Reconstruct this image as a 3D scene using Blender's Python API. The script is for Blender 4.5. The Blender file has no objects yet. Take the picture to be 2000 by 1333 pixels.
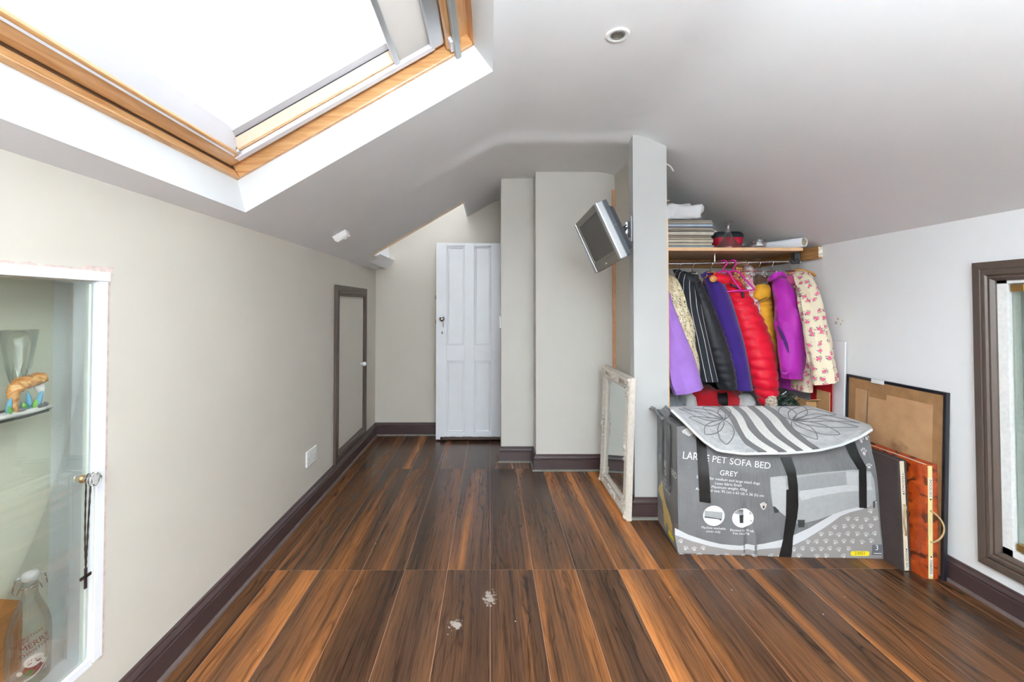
import bpy, bmesh, math, random
from mathutils import Vector, Matrix, noise
random.seed(11)
sc = bpy.context.scene
C = sc.collection
PI = math.pi

# ------------------------------------------------------------------ camera
CAM_H = 1.176
cd = bpy.data.cameras.new('camera')
cam = bpy.data.objects.new('camera', cd)
C.objects.link(cam)
cam.location = (0, 0, CAM_H)
cam.rotation_euler = (PI / 2 + 0.02, 0, -0.005)
cd.sensor_fit = 'HORIZONTAL'
cd.sensor_width = 36
cd.lens = 889 / 2000 * 36
cd.shift_x = (1000 - 961.5) / 2000
cd.shift_y = (581 - 666.5) / 2000
cd.clip_start = 0.02
sc.camera = cam

# ------------------------------------------------------------------ sky, daylight, exposure
w = bpy.data.worlds.new('overcast_sky')
sc.world = w
w.use_nodes = True
bg = w.node_tree.nodes['Background']
bg.inputs[0].default_value = (0.90, 0.96, 1.0, 1)
bg.inputs[1].default_value = 4.7


def area(name, loc, rot, sx, sy, power, col=(1, 1, 1), portal=False):
    l = bpy.data.lights.new(name, 'AREA')
    l.shape = 'RECTANGLE'
    l.size = sx
    l.size_y = sy
    l.energy = power
    l.color = col
    if portal:
        l.cycles.is_portal = True
    o = bpy.data.objects.new(name, l)
    C.objects.link(o)
    o.location = loc
    o.rotation_euler = rot
    return o


# added fill light at an invented, unseen window behind the camera
area('rear_fill_light', (0.45, -1.55, 1.25), (PI / 2, 0, PI), 1.3, 1.1, 6, (0.93, 0.97, 1.0))
# the photographer's flash, bounced off the ceiling above the camera
area('bounce_flash', (0.15, -0.60, 1.45), (PI + 0.12, 0, 0), 0.30, 0.30, 170, (0.85, 0.955, 1.0))
# portals that guide the sky light through the two roof windows
SL = math.atan(0.58)
area('roof_window_portal', (-0.60, 1.05, 2.05), (0, -SL, 0), 1.15, 1.3, 1, portal=True)
sc.view_settings.view_transform = 'Standard'
sc.view_settings.look = 'None'
sc.view_settings.exposure = 0.87
sc.view_settings.gamma = 1
sc.view_settings.use_curve_mapping = False
sc.cycles.use_denoising = True
sc.cycles.max_bounces = 9
sc.cycles.use_adaptive_sampling = True
sc.cycles.adaptive_threshold = 0.025
sc.cycles.diffuse_bounces = 5
sc.cycles.transparent_max_bounces = 24
sc.cycles.caustics_reflective = False
sc.cycles.caustics_refractive = False


# ------------------------------------------------------------------ helpers
def lin(c):
    """sRGB 0-255 -> linear rgba"""
    r = []
    for v in c:
        v /= 255
        r.append(v / 12.92 if v <= 0.04045 else ((v + 0.055) / 1.055) ** 2.4)
    return (*r, 1)


class N:
    """tiny node helper"""
    def __init__(s, m):
        m.use_nodes = True
        s.t = m.node_tree
        s.b = s.t.nodes['Principled BSDF']

    def new(s, kind, **kw):
        n = s.t.nodes.new(kind)
        for k, v in kw.items():
            if k in n.inputs.keys() if hasattr(n.inputs, 'keys') else False:
                n.inputs[k].default_value = v
            else:
                setattr(n, k, v)
        return n

    def link(s, a, b):
        s.t.links.new(a, b)

    def coord(s, kind='Object', scale=(1, 1, 1), rot=(0, 0, 0), loc=(0, 0, 0)):
        tc = s.new('ShaderNodeTexCoord')
        mp = s.new('ShaderNodeMapping')
        mp.inputs['Scale'].default_value = scale
        mp.inputs['Rotation'].default_value = rot
        mp.inputs['Location'].default_value = loc
        s.link(tc.outputs[kind], mp.inputs['Vector'])
        return mp.outputs[0]

    def noise(s, vec, scale=5, detail=3, rough=0.5, dist=0):
        n = s.new('ShaderNodeTexNoise')
        n.inputs['Scale'].default_value = scale
        n.inputs['Detail'].default_value = detail
        n.inputs['Roughness'].default_value = rough
        n.inputs['Distortion'].default_value = dist
        if vec is not None:
            s.link(vec, n.inputs['Vector'])
        return n.outputs['Fac']

    def ramp(s, fac, stops, interp='LINEAR'):
        r = s.new('ShaderNodeValToRGB')
        r.color_ramp.interpolation = interp
        e = r.color_ramp.elements
        while len(e) < len(stops):
            e.new(0.5)
        for el, (p, c) in zip(e, stops):
            el.position = p
            el.color = c if len(c) == 4 else (*c, 1)
        s.link(fac, r.inputs[0])
        return r.outputs['Color']

    def mix(s, fac, a, b, mode='MIX'):
        m = s.new('ShaderNodeMixRGB')
        m.blend_type = mode
        for i, v in ((0, fac), (1, a), (2, b)):
            if hasattr(v, 'is_linked'):
                s.link(v, m.inputs[i])
            else:
                m.inputs[i].default_value = v if i else float(v)
        return m.outputs[0]

    def math(s, op, a, b=0.0):
        m = s.new('ShaderNodeMath')
        m.operation = op
        for i, v in ((0, a), (1, b)):
            if hasattr(v, 'is_linked'):
                s.link(v, m.inputs[i])
            else:
                m.inputs[i].default_value = v
        return m.outputs[0]

    def bump(s, height, strength=0.2, dist=0.01):
        b = s.new('ShaderNodeBump')
        b.inputs['Strength'].default_value = strength
        b.inputs['Distance'].default_value = dist
        s.link(height, b.inputs['Height'])
        s.link(b.outputs[0], s.b.inputs['Normal'])

    def col(s, c):
        s.link(c, s.b.inputs['Base Color'])


MATS = {}


def pm(name, rgb, rough=0.5, metal=0.0, var=0.06, vscale=6, bump=0.0, bscale=40, spec=0.5, sheen=0, coat=0, stretch=(1, 1, 1)):
    """plain procedural material: base colour with a soft noise variation and optional fine relief"""
    if name in MATS:
        return MATS[name]
    m = bpy.data.materials.new(name)
    n = N(m)
    v = n.coord('Object', scale=stretch)
    c = lin(rgb)
    d = tuple(x * (1 - var) for x in c[:3]) + (1,)
    u = tuple(min(1, x * (1 + var)) for x in c[:3]) + (1,)
    n.col(n.ramp(n.noise(v, vscale, 4), [(0.3, d), (0.7, u)]))
    n.b.inputs['Roughness'].default_value = rough
    n.b.inputs['Metallic'].default_value = metal
    n.b.inputs['Specular IOR Level'].default_value = spec
    if sheen:
        n.b.inputs['Sheen Weight'].default_value = sheen
    if coat:
        n.b.inputs['Coat Weight'].default_value = coat
    if bump:
        n.bump(n.noise(v, bscale, 3), bump, 0.004)
    MATS[name] = m
    return m


def glass_mat(name, tint=(1, 1, 1), refl=0.06, rough=0.02, edge=0.6):
    """clear thin glass: see-through with fresnel reflection"""
    if name in MATS:
        return MATS[name]
    m = bpy.data.materials.new(name)
    m.use_nodes = True
    t = m.node_tree
    t.nodes.clear()
    out = t.nodes.new('ShaderNodeOutputMaterial')
    tr = t.nodes.new('ShaderNodeBsdfTransparent')
    tr.inputs[0].default_value = (*tint, 1)
    gl = t.nodes.new('ShaderNodeBsdfGlossy')
    gl.inputs['Roughness'].default_value = rough
    lw = t.nodes.new('ShaderNodeLayerWeight')
    lw.inputs[0].default_value = 0.25
    ma = t.nodes.new('ShaderNodeMath')
    ma.operation = 'MULTIPLY_ADD'
    ma.inputs[1].default_value = edge
    ma.inputs[2].default_value = refl
    t.links.new(lw.outputs['Fresnel'], ma.inputs[0])
    mx = t.nodes.new('ShaderNodeMixShader')
    t.links.new(ma.outputs[0], mx.inputs[0])
    t.links.new(tr.outputs[0], mx.inputs[1])
    t.links.new(gl.outputs[0], mx.inputs[2])
    t.links.new(mx.outputs[0], out.inputs[0])
    MATS[name] = m
    return m


class MB:
    """collects geometry for ONE mesh object"""
    def __init__(s):
        s.v = []
        s.f = []
        s.mi = []
        s.cur = 0

    def add(s, vs, fs):
        o = len(s.v)
        s.v += [tuple(p) for p in vs]
        s.f += [tuple(i + o for i in f) for f in fs]
        s.mi += [s.cur] * len(fs)
        return s

    def box(s, x0, x1, y0, y1, z0, z1):
        vs = [(x, y, z) for z in (z0, z1) for y in (y0, y1) for x in (x0, x1)]
        return s.add(vs, [(0, 2, 3, 1), (4, 5, 7, 6), (0, 1, 5, 4), (2, 6, 7, 3), (0, 4, 6, 2), (1, 3, 7, 5)])

    def obox(s, c, a, b, d):
        """oriented box: centre + three half-axis vectors"""
        c, a, b, d = Vector(c), Vector(a), Vector(b), Vector(d)
        vs = [c + a * i + b * j + d * k for k in (-1, 1) for j in (-1, 1) for i in (-1, 1)]
        return s.add(vs, [(0, 2, 3, 1), (4, 5, 7, 6), (0, 1, 5, 4), (2, 6, 7, 3), (0, 4, 6, 2), (1, 3, 7, 5)])

    def prism(s, poly, ext):
        """planar polygon (3D points) extruded by a vector"""
        n = len(poly)
        e = Vector(ext)
        vs = [Vector(p) for p in poly] + [Vector(p) + e for p in poly]
        fs = [tuple(range(n))[::-1], tuple(range(n, 2 * n))]
        fs += [(i, (i + 1) % n, n + (i + 1) % n, n + i) for i in range(n)]
        return s.add(vs, fs)

    def loft(s, rings, cap=True, closed=False):
        n = len(rings[0])
        vs = [p for r in rings for p in r]
        fs = []
        m = len(rings)
        for i in range(m if closed else m - 1):
            for j in range(n):
                a, b = i * n + j, i * n + (j + 1) % n
                c, d = ((i + 1) % m) * n + (j + 1) % n, ((i + 1) % m) * n + j
                fs.append((a, b, c, d))
        if cap and not closed:
            fs.append(tuple(range(n))[::-1])
            fs.append(tuple(range((m - 1) * n, m * n)))
        return s.add(vs, fs)

    def tube(s, pts, r, n=8, cap=True, closed=False):
        pts = [Vector(p) for p in pts]
        rings = []
        up = Vector((0, 0, 1))
        prev = None
        for i, p in enumerate(pts):
            a = pts[i - 1] if (i > 0 or closed) else p
            b = pts[(i + 1) % len(pts)] if (i < len(pts) - 1 or closed) else p
            t = (b - a)
            t = t.normalized() if t.length > 1e-9 else Vector((0, 0, 1))
            if prev is None:
                u = t.cross(up)
                if u.length < 0.05:
                    u = t.cross(Vector((1, 0, 0)))
                u.normalize()
            else:
                u = prev - t * prev.dot(t)
                u.normalize()
            prev = u
            v = t.cross(u)
            rr = r[i] if isinstance(r, (list, tuple)) else r
            rings.append([p + (u * math.cos(2 * PI * k / n) + v * math.sin(2 * PI * k / n)) * rr for k in range(n)])
        return s.loft(rings, cap, closed)

    def lathe(s, prof, c=(0, 0, 0), n=24, ax=None, fl=None):
        """profile [(r, h)] about an axis (default +Z) through c; fl(k) scales the radius per segment"""
        c = Vector(c)
        ax = Vector(ax or (0, 0, 1)).normalized()
        u = ax.orthogonal().normalized()
        v = ax.cross(u)
        rings = []
        for r, h in prof:
            rings.append([c + ax * h + (u * math.cos(2 * PI * k / n) + v * math.sin(2 * PI * k / n)) * max(r, 1e-5) * (fl(k, h) if fl else 1) for k in range(n)])
        return s.loft(rings, True)

    def grid(s, fn, nu, nv, wrap=False):
        vs = [fn(i / nu, j / nv) for j in range(nv + 1) for i in range(nu + 1)]
        fs = [(j * (nu + 1) + i, j * (nu + 1) + i + 1, (j + 1) * (nu + 1) + i + 1, (j + 1) * (nu + 1) + i) for j in range(nv) for i in range(nu)]
        return s.add(vs, fs)

    def build(s, name, mat, parent=None, smooth=False, bevel=0, seg=2, loc=None, kind=None, solid=0, recalc=True, angle=None):
        me = bpy.data.meshes.new(name)
        me.from_pydata([tuple(p) for p in s.v], [], s.f)
        if recalc:
            bm = bmesh.new()
            bm.from_mesh(me)
            bmesh.ops.recalc_face_normals(bm, faces=bm.faces)
            bm.to_mesh(me)
            bm.free()
        mats = mat if isinstance(mat, (list, tuple)) else [mat]
        for m in mats:
            me.materials.append(m)
        if len(mats) > 1:
            for p, i in zip(me.polygons, s.mi):
                p.material_index = i
        if smooth:
            for p in me.polygons:
                p.use_smooth = True
            if angle:
                me.set_sharp_from_angle(angle=math.radians(angle))
        o = bpy.data.objects.new(name, me)
        C.objects.link(o)
        if loc:
            o.location = loc
        if parent:
            o.parent = parent
        if bevel:
            b = o.modifiers.new('bevel', 'BEVEL')
            b.width = bevel
            b.segments = seg
            b.limit_method = 'ANGLE'
            b.angle_limit = math.radians(40)
        if solid:
            b = o.modifiers.new('thickness', 'SOLIDIFY')
            b.thickness = solid
            b.offset = -1
        if kind:
            o['kind'] = kind
        return o


def tag(o, label, cat, group=None):
    o['label'] = label
    o['category'] = cat
    if group:
        o['group'] = group
    return o


def thing(name, label, cat, loc=(0, 0, 0), rot=(0, 0, 0), group=None):
    o = bpy.data.objects.new(name, None)
    o.empty_display_size = 0.05
    C.objects.link(o)
    o.location = loc
    o.rotation_euler = rot
    tag(o, label, cat, group)
    return o


def struct(o, label=None, cat=None):
    o['kind'] = 'structure'
    if label:
        o['label'] = label
    if cat:
        o['category'] = cat
    return o


def text_mesh(s, size, align='CENTER', spacing=1.0):
    """2-D mesh data (verts, faces) of a line of lettering, x to the right, y up; size = cap height-ish"""
    cu = bpy.data.curves.new('lettering', 'FONT')
    cu.body = s
    cu.size = size
    cu.align_x = align
    cu.align_y = 'CENTER'
    cu.space_character = spacing
    cu.resolution_u = 3
    o = bpy.data.objects.new('lettering', cu)
    C.objects.link(o)
    dg = bpy.context.evaluated_depsgraph_get()
    me = bpy.data.meshes.new_from_object(o.evaluated_get(dg))
    vs = [(v.co.x, v.co.y) for v in me.vertices]
    fs = [tuple(p.vertices) for p in me.polygons]
    bpy.data.objects.remove(o)
    bpy.data.curves.remove(cu)
    bpy.data.meshes.remove(me)
    return vs, fs


# the camera's own geometry, used to read real positions off the photograph: pixel + known depth -> metres
_R = cam.rotation_euler.to_matrix()


def at(px, py, Y):
    r = _R @ Vector(((px - 961.5) / 889, -(py - 581) / 889, -1))
    t = Y / r.y
    return Vector((r.x * t, Y, CAM_H + r.z * t))


def lerp(a, b, t):
    return a + (b - a) * t


def smooth01(t):
    t = max(0, min(1, t))
    return t * t * (3 - 2 * t)


def interp(x, xs, ys):
    if x <= xs[0]:
        return ys[0]
    for i in range(len(xs) - 1):
        if x <= xs[i + 1]:
            return lerp(ys[i], ys[i + 1], (x - xs[i]) / (xs[i + 1] - xs[i]))
    return ys[-1]


def arc_pts(pts, n=6):
    """Catmull-Rom through 3-D points"""
    P = [Vector(p) for p in pts]
    P = [P[0] * 2 - P[1]] + P + [P[-1] * 2 - P[-2]]
    out = []
    for i in range(1, len(P) - 2):
        for k in range(n):
            t = k / n
            a, b, c, d = P[i - 1], P[i], P[i + 1], P[i + 2]
            out.append(0.5 * ((2 * b) + (c - a) * t + (2 * a - 5 * b + 4 * c - d) * t * t + (3 * b - a - 3 * c + d) * t ** 3))
    out.append(P[-2])
    return out
# ================================================================== THE SETTING
XL, XR, YB, YREAR = -1.05, 1.982, 4.185, -1.6


def paint(name, rgb, bump=0.05):
    m = bpy.data.materials.new(name)
    n = N(m)
    v = n.coord('Object')
    c = lin(rgb)
    a = tuple(x * 0.965 for x in c[:3]) + (1,)
    n.col(n.ramp(n.noise(v, 2.2, 5, 0.6), [(0.35, a), (0.65, c)]))
    n.b.inputs['Roughness'].default_value = 0.55
    n.b.inputs['Specular IOR Level'].default_value = 0.35
    n.bump(n.noise(v, 60, 4), bump, 0.004)
    MATS[name] = m
    return m


CREAM = paint('cream_wall_paint', (207, 200, 189))
WHITE = paint('white_wall_paint', (238, 239, 240))
PART = paint('partition_paint', (185, 184, 182))
GREYC = paint('pale_stone_paint', (206, 202, 195))
CEIL = paint('white_ceiling_paint', (233, 234, 236))
GLOSSW = pm('white_gloss_paint', (242, 244, 249), 0.35, var=0.02, bump=0.03, bscale=25)
BROWN = pm('brown_gloss_paint', (64, 48, 48), 0.3, var=0.1, vscale=20, bump=0.05, bscale=60)
BROWN2 = pm('taupe_brown_paint', (80, 67, 59), 0.4, var=0.08, vscale=30, bump=0.08, bscale=90, stretch=(1, 1, 0.2))
DUST = pm('dusty_bead_paint', (88, 74, 70), 0.6, var=0.2, vscale=30)


# ---- floor: laminate boards laid in straight rows
def wood_floor_mat():
    m = bpy.data.materials.new('walnut_laminate')
    n = N(m)
    tc = n.new('ShaderNodeTexCoord')
    oi = n.new('ShaderNodeObjectInfo')
    off = n.new('ShaderNodeVectorMath')
    off.operation = 'MULTIPLY'
    off.inputs[1].default_value = (37.0, 53.0, 11.0)
    n.link(oi.outputs['Random'], off.inputs[0])
    add = n.new('ShaderNodeVectorMath')
    add.operation = 'ADD'
    n.link(tc.outputs['Object'], add.inputs[0])
    n.link(off.outputs[0], add.inputs[1])

    def mapped(scale):
        mp = n.new('ShaderNodeMapping')
        mp.inputs['Scale'].default_value = scale
        n.link(add.outputs[0], mp.inputs['Vector'])
        return mp.outputs[0]
    # broad colour bands: sapwood orange next to dark heartwood
    band = n.noise(mapped((6.5, 0.30, 1)), 1.0, 2, 0.45, 0.5)
    col = n.ramp(band, [(0.32, lin((66, 45, 33))), (0.46, lin((84, 57, 39))), (0.56, lin((102, 67, 42))), (0.64, lin((132, 84, 47))), (0.74, lin((168, 107, 57)))])
    # cathedral figure: dark wavy lines following the grain
    dist = n.noise(mapped((9, 1.6, 1)), 1.0, 3, 0.55, 0.4)
    sepx = n.new('ShaderNodeSeparateXYZ')
    n.link(add.outputs[0], sepx.inputs[0])
    ph = n.math('ADD', n.math('MULTIPLY', sepx.outputs[0], 62.0), n.math('MULTIPLY', dist, 13.0))
    fig = n.math('ABSOLUTE', n.math('SINE', ph))
    gate = n.ramp(n.noise(mapped((11, 0.8, 1)), 1.0, 2), [(0.42, (0, 0, 0)), (0.60, (1, 1, 1))])
    fl = n.ramp(fig, [(0.0, (0.42, 0.40, 0.40)), (0.30, (0.82, 0.80, 0.79)), (0.6, (1.03, 1.02, 1.0))])
    col = n.mix(gate, col, n.mix(1.0, col, fl, 'MULTIPLY'))
    streak = n.noise(mapped((26, 0.7, 1)), 1.0, 4, 0.65, 0.8)
    sf = n.ramp(streak, [(0.33, (0.45, 0.43, 0.43)), (0.43, (0.92, 0.9, 0.89)), (0.7, (1.07, 1.06, 1.04))])
    col = n.mix(1.0, col, sf, 'MULTIPLY')
    st2 = n.noise(mapped((85, 1.5, 1)), 1.0, 4, 0.7, 0.4)
    col = n.mix(1.0, col, n.ramp(st2, [(0.34, (0.60, 0.57, 0.56)), (0.48, (1.0, 0.99, 0.98)), (0.68, (1.16, 1.14, 1.10))]), 'MULTIPLY')
    # fine pores
    fine = n.noise(mapped((230, 7, 1)), 1.0, 3, 0.6, 0.2)
    pf = n.ramp(fine, [(0.34, (0.62, 0.60, 0.60)), (0.50, (1, 1, 1)), (0.72, (1.03, 1.02, 1.01))])
    col = n.mix(1.0, col, pf, 'MULTIPLY')
    br = n.math('MULTIPLY_ADD', oi.outputs['Random'], 0.3)
    br.node.inputs[2].default_value = 0.84
    cb = n.new('ShaderNodeCombineXYZ')
    for i in range(3):
        n.link(br, cb.inputs[i])
    col = n.mix(1.0, col, cb.outputs[0], 'MULTIPLY')
    # two glue scars and scattered paint flecks (they lie on the floor at fixed places)
    geo = n.new('ShaderNodeNewGeometry')
    scars = None
    for (x, y, rx, ry) in ((-0.125, 1.705, 0.040, 0.045), (-0.002, 1.86, 0.040, 0.075)):
        mp = n.new('ShaderNodeMapping')
        mp.inputs['Location'].default_value = (-x / rx, -y / ry, 0)
        mp.inputs['Scale'].default_value = (1 / rx, 1 / ry, 0.001)
        n.link(geo.outputs['Position'], mp.inputs['Vector'])
        ln = n.new('ShaderNodeVectorMath')
        ln.operation = 'LENGTH'
        n.link(mp.outputs[0], ln.inputs[0])
        r = n.math('SUBTRACT', 1.0, ln.outputs['Value'])
        scars = r if scars is None else n.math('MAXIMUM', scars, r)
    scn = n.noise(geo.outputs['Position'], 55, 4, 0.7)
    sm = n.ramp(n.math('ADD', n.math('MULTIPLY', scars, 0.40), n.math('SUBTRACT', scn, 0.50)), [(0.17, (0, 0, 0)), (0.25, (0.6, 0.6, 0.6))])
    vo = n.new('ShaderNodeTexVoronoi')
    vo.inputs['Scale'].default_value = 9
    n.link(geo.outputs['Position'], vo.inputs['Vector'])
    fk = n.ramp(vo.outputs['Distance'], [(0.018, (1, 1, 1)), (0.03, (0, 0, 0))])
    col = n.mix(n.math('MAXIMUM', sm, fk), col, lin((176, 166, 158)))
    n.col(col)
    rr = n.ramp(fine, [(0.3, (0.27, 0.27, 0.27)), (0.7, (0.25, 0.25, 0.25))])
    n.link(rr, n.b.inputs['Roughness'])
    n.b.inputs['Specular IOR Level'].default_value = 0.26
    n.bump(fine, 0.05, 0.002)
    return m


floor = struct(MB().box(XL - 0.1, XR + 0.3, YREAR - 0.1, YB + 0.1, -0.06, -0.0004).build('floor', pm('pale_board_core', (150, 110, 86), 0.6)))
PW, PL = 0.1901, 1.263
pl_mat = wood_floor_mat()
pmesh = None
rows = [2.055 + PL * k for k in (-3, -2, -1, 0, 1)]
for r, y0 in enumerate(rows):
    for k in range(-1, 16):
        x0 = -0.9497 + PW * k
        x1 = x0 + PW
        a, b = max(x0, XL), min(x1, XR)
        c, d = max(y0, YREAR), min(y0 + PL, YB)
        if b - a < 0.01 or d - c < 0.05:
            continue
        g = 0.0008
        if abs(b - a - PW) < 1e-4 and abs(d - c - PL) < 1e-4:
            if pmesh is None:
                o = MB().box(-PW / 2 + g, PW / 2 - g, -PL / 2 + g, PL / 2 - g, -0.008, 0).build('plank', pl_mat, floor)
                pmesh = o.data
            else:
                o = bpy.data.objects.new('plank', pmesh)
                C.objects.link(o)
                o.parent = floor
        else:
            mx, my = (a + b) / 2, (c + d) / 2
            hx, hy = (b - a) / 2 - g, (d - c) / 2 - g
            o = MB().box(-hx, hx, -hy, hy, -0.008, 0).build('plank', pl_mat, floor)
        o.location = ((a + b) / 2, (c + d) / 2, 0)

# ---- ceiling: two slopes, a flat strip, soft creases
TH = 0.58
cs, sn = math.cos(math.atan(TH)), math.sin(math.atan(TH))


def sp(s, y, n):
    """roof-window space: s up the left slope, n outward normal"""
    return Vector((XL + cs * s - sn * n, y, 1.514 + sn * s + cs * n))


def ceil_z(X):
    zl = 1.514 + TH * (X - XL)
    zr = 1.54 + 0.548 * (XR - X)
    k = 0.035
    kr = 0.05
    # smooth minimum of slope / flat / slope
    def smin(a, b, k):
        h = max(k - abs(a - b), 0) / k
        return min(a, b) - h * h * k * 0.25
    return smin(smin(zl, 2.155, k), zr, kr)


sk = dict(x0=-0.982, x1=0.012, y0=0.40, y1=1.825)
fw_ = dict(x0=-0.93, x1=-0.20, y0=3.58, y1=YB)
xs = sorted(set([XL - 0.02, -0.982, -0.93, -0.6, -0.20, -0.05, 0.012, XR + 0.02] + [round(0.012 + 0.02 * i, 4) for i in range(1, 9)] + [0.3, 0.45] + [round(0.5 + 0.04 * i, 4) for i in range(0, 15)] + [1.3, 1.6]))
ys = [YREAR - 0.05, 0.40, 1.0, 1.825, 2.2, 2.48, 2.54, 2.58, 2.62, 2.66, 2.72, 2.85, 3.0, 3.2, 3.3, 3.47, 3.58, 3.9, YB + 0.02]
mb = MB()
idx = {}
for j, y in enumerate(ys):
    for i, x in enumerate(xs):
        bumpz = 0.0
        if -0.5 < x < 0.95:
            f = smooth01((x + 0.5) / 0.4)
            bumpz = {2.54: -0.004, 2.58: -0.014, 2.62: -0.022, 2.66: -0.023, 2.72: -0.018, 2.85: -0.010, 3.0: -0.004}.get(y, 0) * f
        idx[i, j] = len(mb.v)
        mb.v.append((x, y, ceil_z(x) + bumpz))
for j in range(len(ys) - 1):
    for i in range(len(xs) - 1):
        mx, my = (xs[i] + xs[i + 1]) / 2, (ys[j] + ys[j + 1]) / 2
        if any(h['x0'] < mx < h['x1'] and h['y0'] < my < h['y1'] for h in (sk, fw_)):
            continue
        mb.f.append((idx[i, j], idx[i, j + 1], idx[i + 1, j + 1], idx[i + 1, j]))
        mb.mi.append(0)
struct(mb.build('ceiling', CEIL, smooth=True, recalc=False))

# ---- walls
WT = 0.06
NY0, NY1, NZ0, NZ1 = 0.30, 1.224, 0.245, 1.243
mb = MB()
mb.box(XL - WT, XL, YREAR, NY0, 0, 1.6)
mb.box(XL - WT, XL, NY0, NY1, 0, NZ0)
mb.box(XL - WT, XL, NY0, NY1, NZ1, 1.6)
mb.box(XL - WT, XL, NY1, YB + 0.1, 0, 1.6)
struct(mb.build('wall_left', CREAM))
# recess of the display case behind the left wall
NICHE = pm('niche_paint', (226, 226, 208), 0.6, var=0.03)
NICHEW = pm('niche_side_paint', (226, 233, 238), 0.5, var=0.03)
mb = MB()
nx = XL - WT - 0.125
mb.box(nx - 0.02, nx, NY0, 1.31, NZ0 - 0.02, NZ1 + 0.07)
niche = struct(mb.build('wall_niche', NICHE))
mb = MB()
mb.box(nx, XL - WT, 1.295, 1.315, NZ0, NZ1 + 0.05)
mb.build('niche_side', NICHEW, niche)
MB().box(nx, XL - WT, NY0 - 0.02, NY0, NZ0, NZ1 + 0.05).build('niche_side', NICHEW, niche)
MB().box(nx, XL - WT, NY0, 1.31, NZ1 + 0.04, NZ1 + 0.06).build('niche_top', NICHE, niche)
MB().box(nx, XL - WT, NY0, 1.31, NZ0 - 0.02, NZ0).build('niche_sill', GLOSSW, niche)
MB().box(XL - WT - 0.001, XL + 0.001, NY0, NY1, NZ0 - 0.015, NZ0 + 0.004).build('niche_sill', GLOSSW, niche)
MB().box(XL - WT - 0.002, XL - 0.001, NY1 - 0.003, NY1 + 0.002, NZ0 + 0.004, NZ1).build('niche_jamb', NICHEW, niche)
# thin white timber trim round the recess, with rough fresh plaster beside it
PLAS = pm('fresh_pink_plaster', (206, 186, 178), 0.9, var=0.18, vscale=60, bump=0.4, bscale=80)
trim = MB().box(XL, XL + 0.005, 0.30, NY1 + 0.034, NZ1 + 0.001, NZ1 + 0.026).build('trim_1', GLOSSW, bevel=0.001)
struct(trim)
MB().box(XL, XL + 0.004, NY1 + 0.001, NY1 + 0.028, NZ0 - 0.01, NZ1).build('trim_upright', GLOSSW, trim, bevel=0.001)
rag = []
for i in range(40):
    y = 0.86 + 0.41 * i / 39
    rag.append((XL + 0.0015, y, NZ1 + 0.026 + 0.006 + 0.006 * noise.noise((y * 40, 0, 0)) + (0.008 if i > 30 else 0)))
mb = MB()
for i in range(39):
    a, b = rag[i], rag[i + 1]
    mb.prism([(a[0], a[1], NZ1 + 0.02), (b[0], b[1], NZ1 + 0.02), b, a], (0.001, 0, 0))
mb.build('plaster_edge', PLAS, trim)
mb = MB()
pz = [NZ0 - 0.02 + (NZ1 + 0.04 - NZ0) * i / 50 for i in range(51)]
for i in range(50):
    w0 = 0.009 + 0.006 * noise.noise((pz[i] * 30, 3, 0))
    w1 = 0.009 + 0.006 * noise.noise((pz[i + 1] * 30, 3, 0))
    ya = NY1 + 0.027
    mb.prism([(XL + 0.001, ya, pz[i]), (XL + 0.001, ya + w0, pz[i]), (XL + 0.001, ya + w1, pz[i + 1]), (XL + 0.001, ya, pz[i + 1])], (0.001, 0, 0))
mb.build('plaster_edge', PLAS, trim)

# right wall with the glazed opening
RY1, RZ0, RZ1 = 1.754, 0.232, 1.282
mb = MB()
mb.box(XR, XR + WT, YREAR, 0.75, 0, 1.62)
mb.box(XR, XR + WT, 0.75, RY1, 0, RZ0)
mb.box(XR, XR + WT, 0.75, RY1, RZ1, 1.62)
mb.box(XR, XR + WT, RY1, YB, 0, 1.62)
wr_ = struct(mb.build('wall_right', WHITE))
CHIP = pm('chipped_plaster', (206, 190, 164), 0.9, var=0.2, vscale=80)
for cy_, cz_, rr_ in ((2.585, 1.105, 0.010), (2.60, 1.082, 0.012), (2.565, 1.075, 0.008), (2.55, 1.095, 0.006)):
    MB().prism([(XR - 0.0006, cy_ + rr_ * (0.8 + 0.4 * noise.noise((k, cy_ * 50, 0))) * math.cos(k * PI / 5), cz_ + rr_ * (0.8 + 0.4 * noise.noise((k, cz_ * 50, 3))) * math.sin(k * PI / 5)) for k in range(10)], (0.0012, 0, 0)).build('chip_mark', CHIP, wr_)
PALE = pm('pale_green_grey_paint', (212, 218, 210), 0.6, var=0.03)
mb = MB()
mb.box(XR + 0.22, XR + 0.24, 0.6, 1.95, 0.1, 1.4)
mb.box(XR + WT, XR + 0.22, 1.90, 1.92, 0.1, 1.4)
mb.box(XR + WT, XR + 0.22, 0.62, 0.64, 0.1, 1.4)
mb.box(XR + WT, XR + 0.22, 0.62, 1.92, 0.14, 0.16)
mb.box(XR + WT, XR + 0.22, 0.62, 1.92, 1.36, 1.38)
struct(mb.build('wall_recess', PALE))

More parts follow.
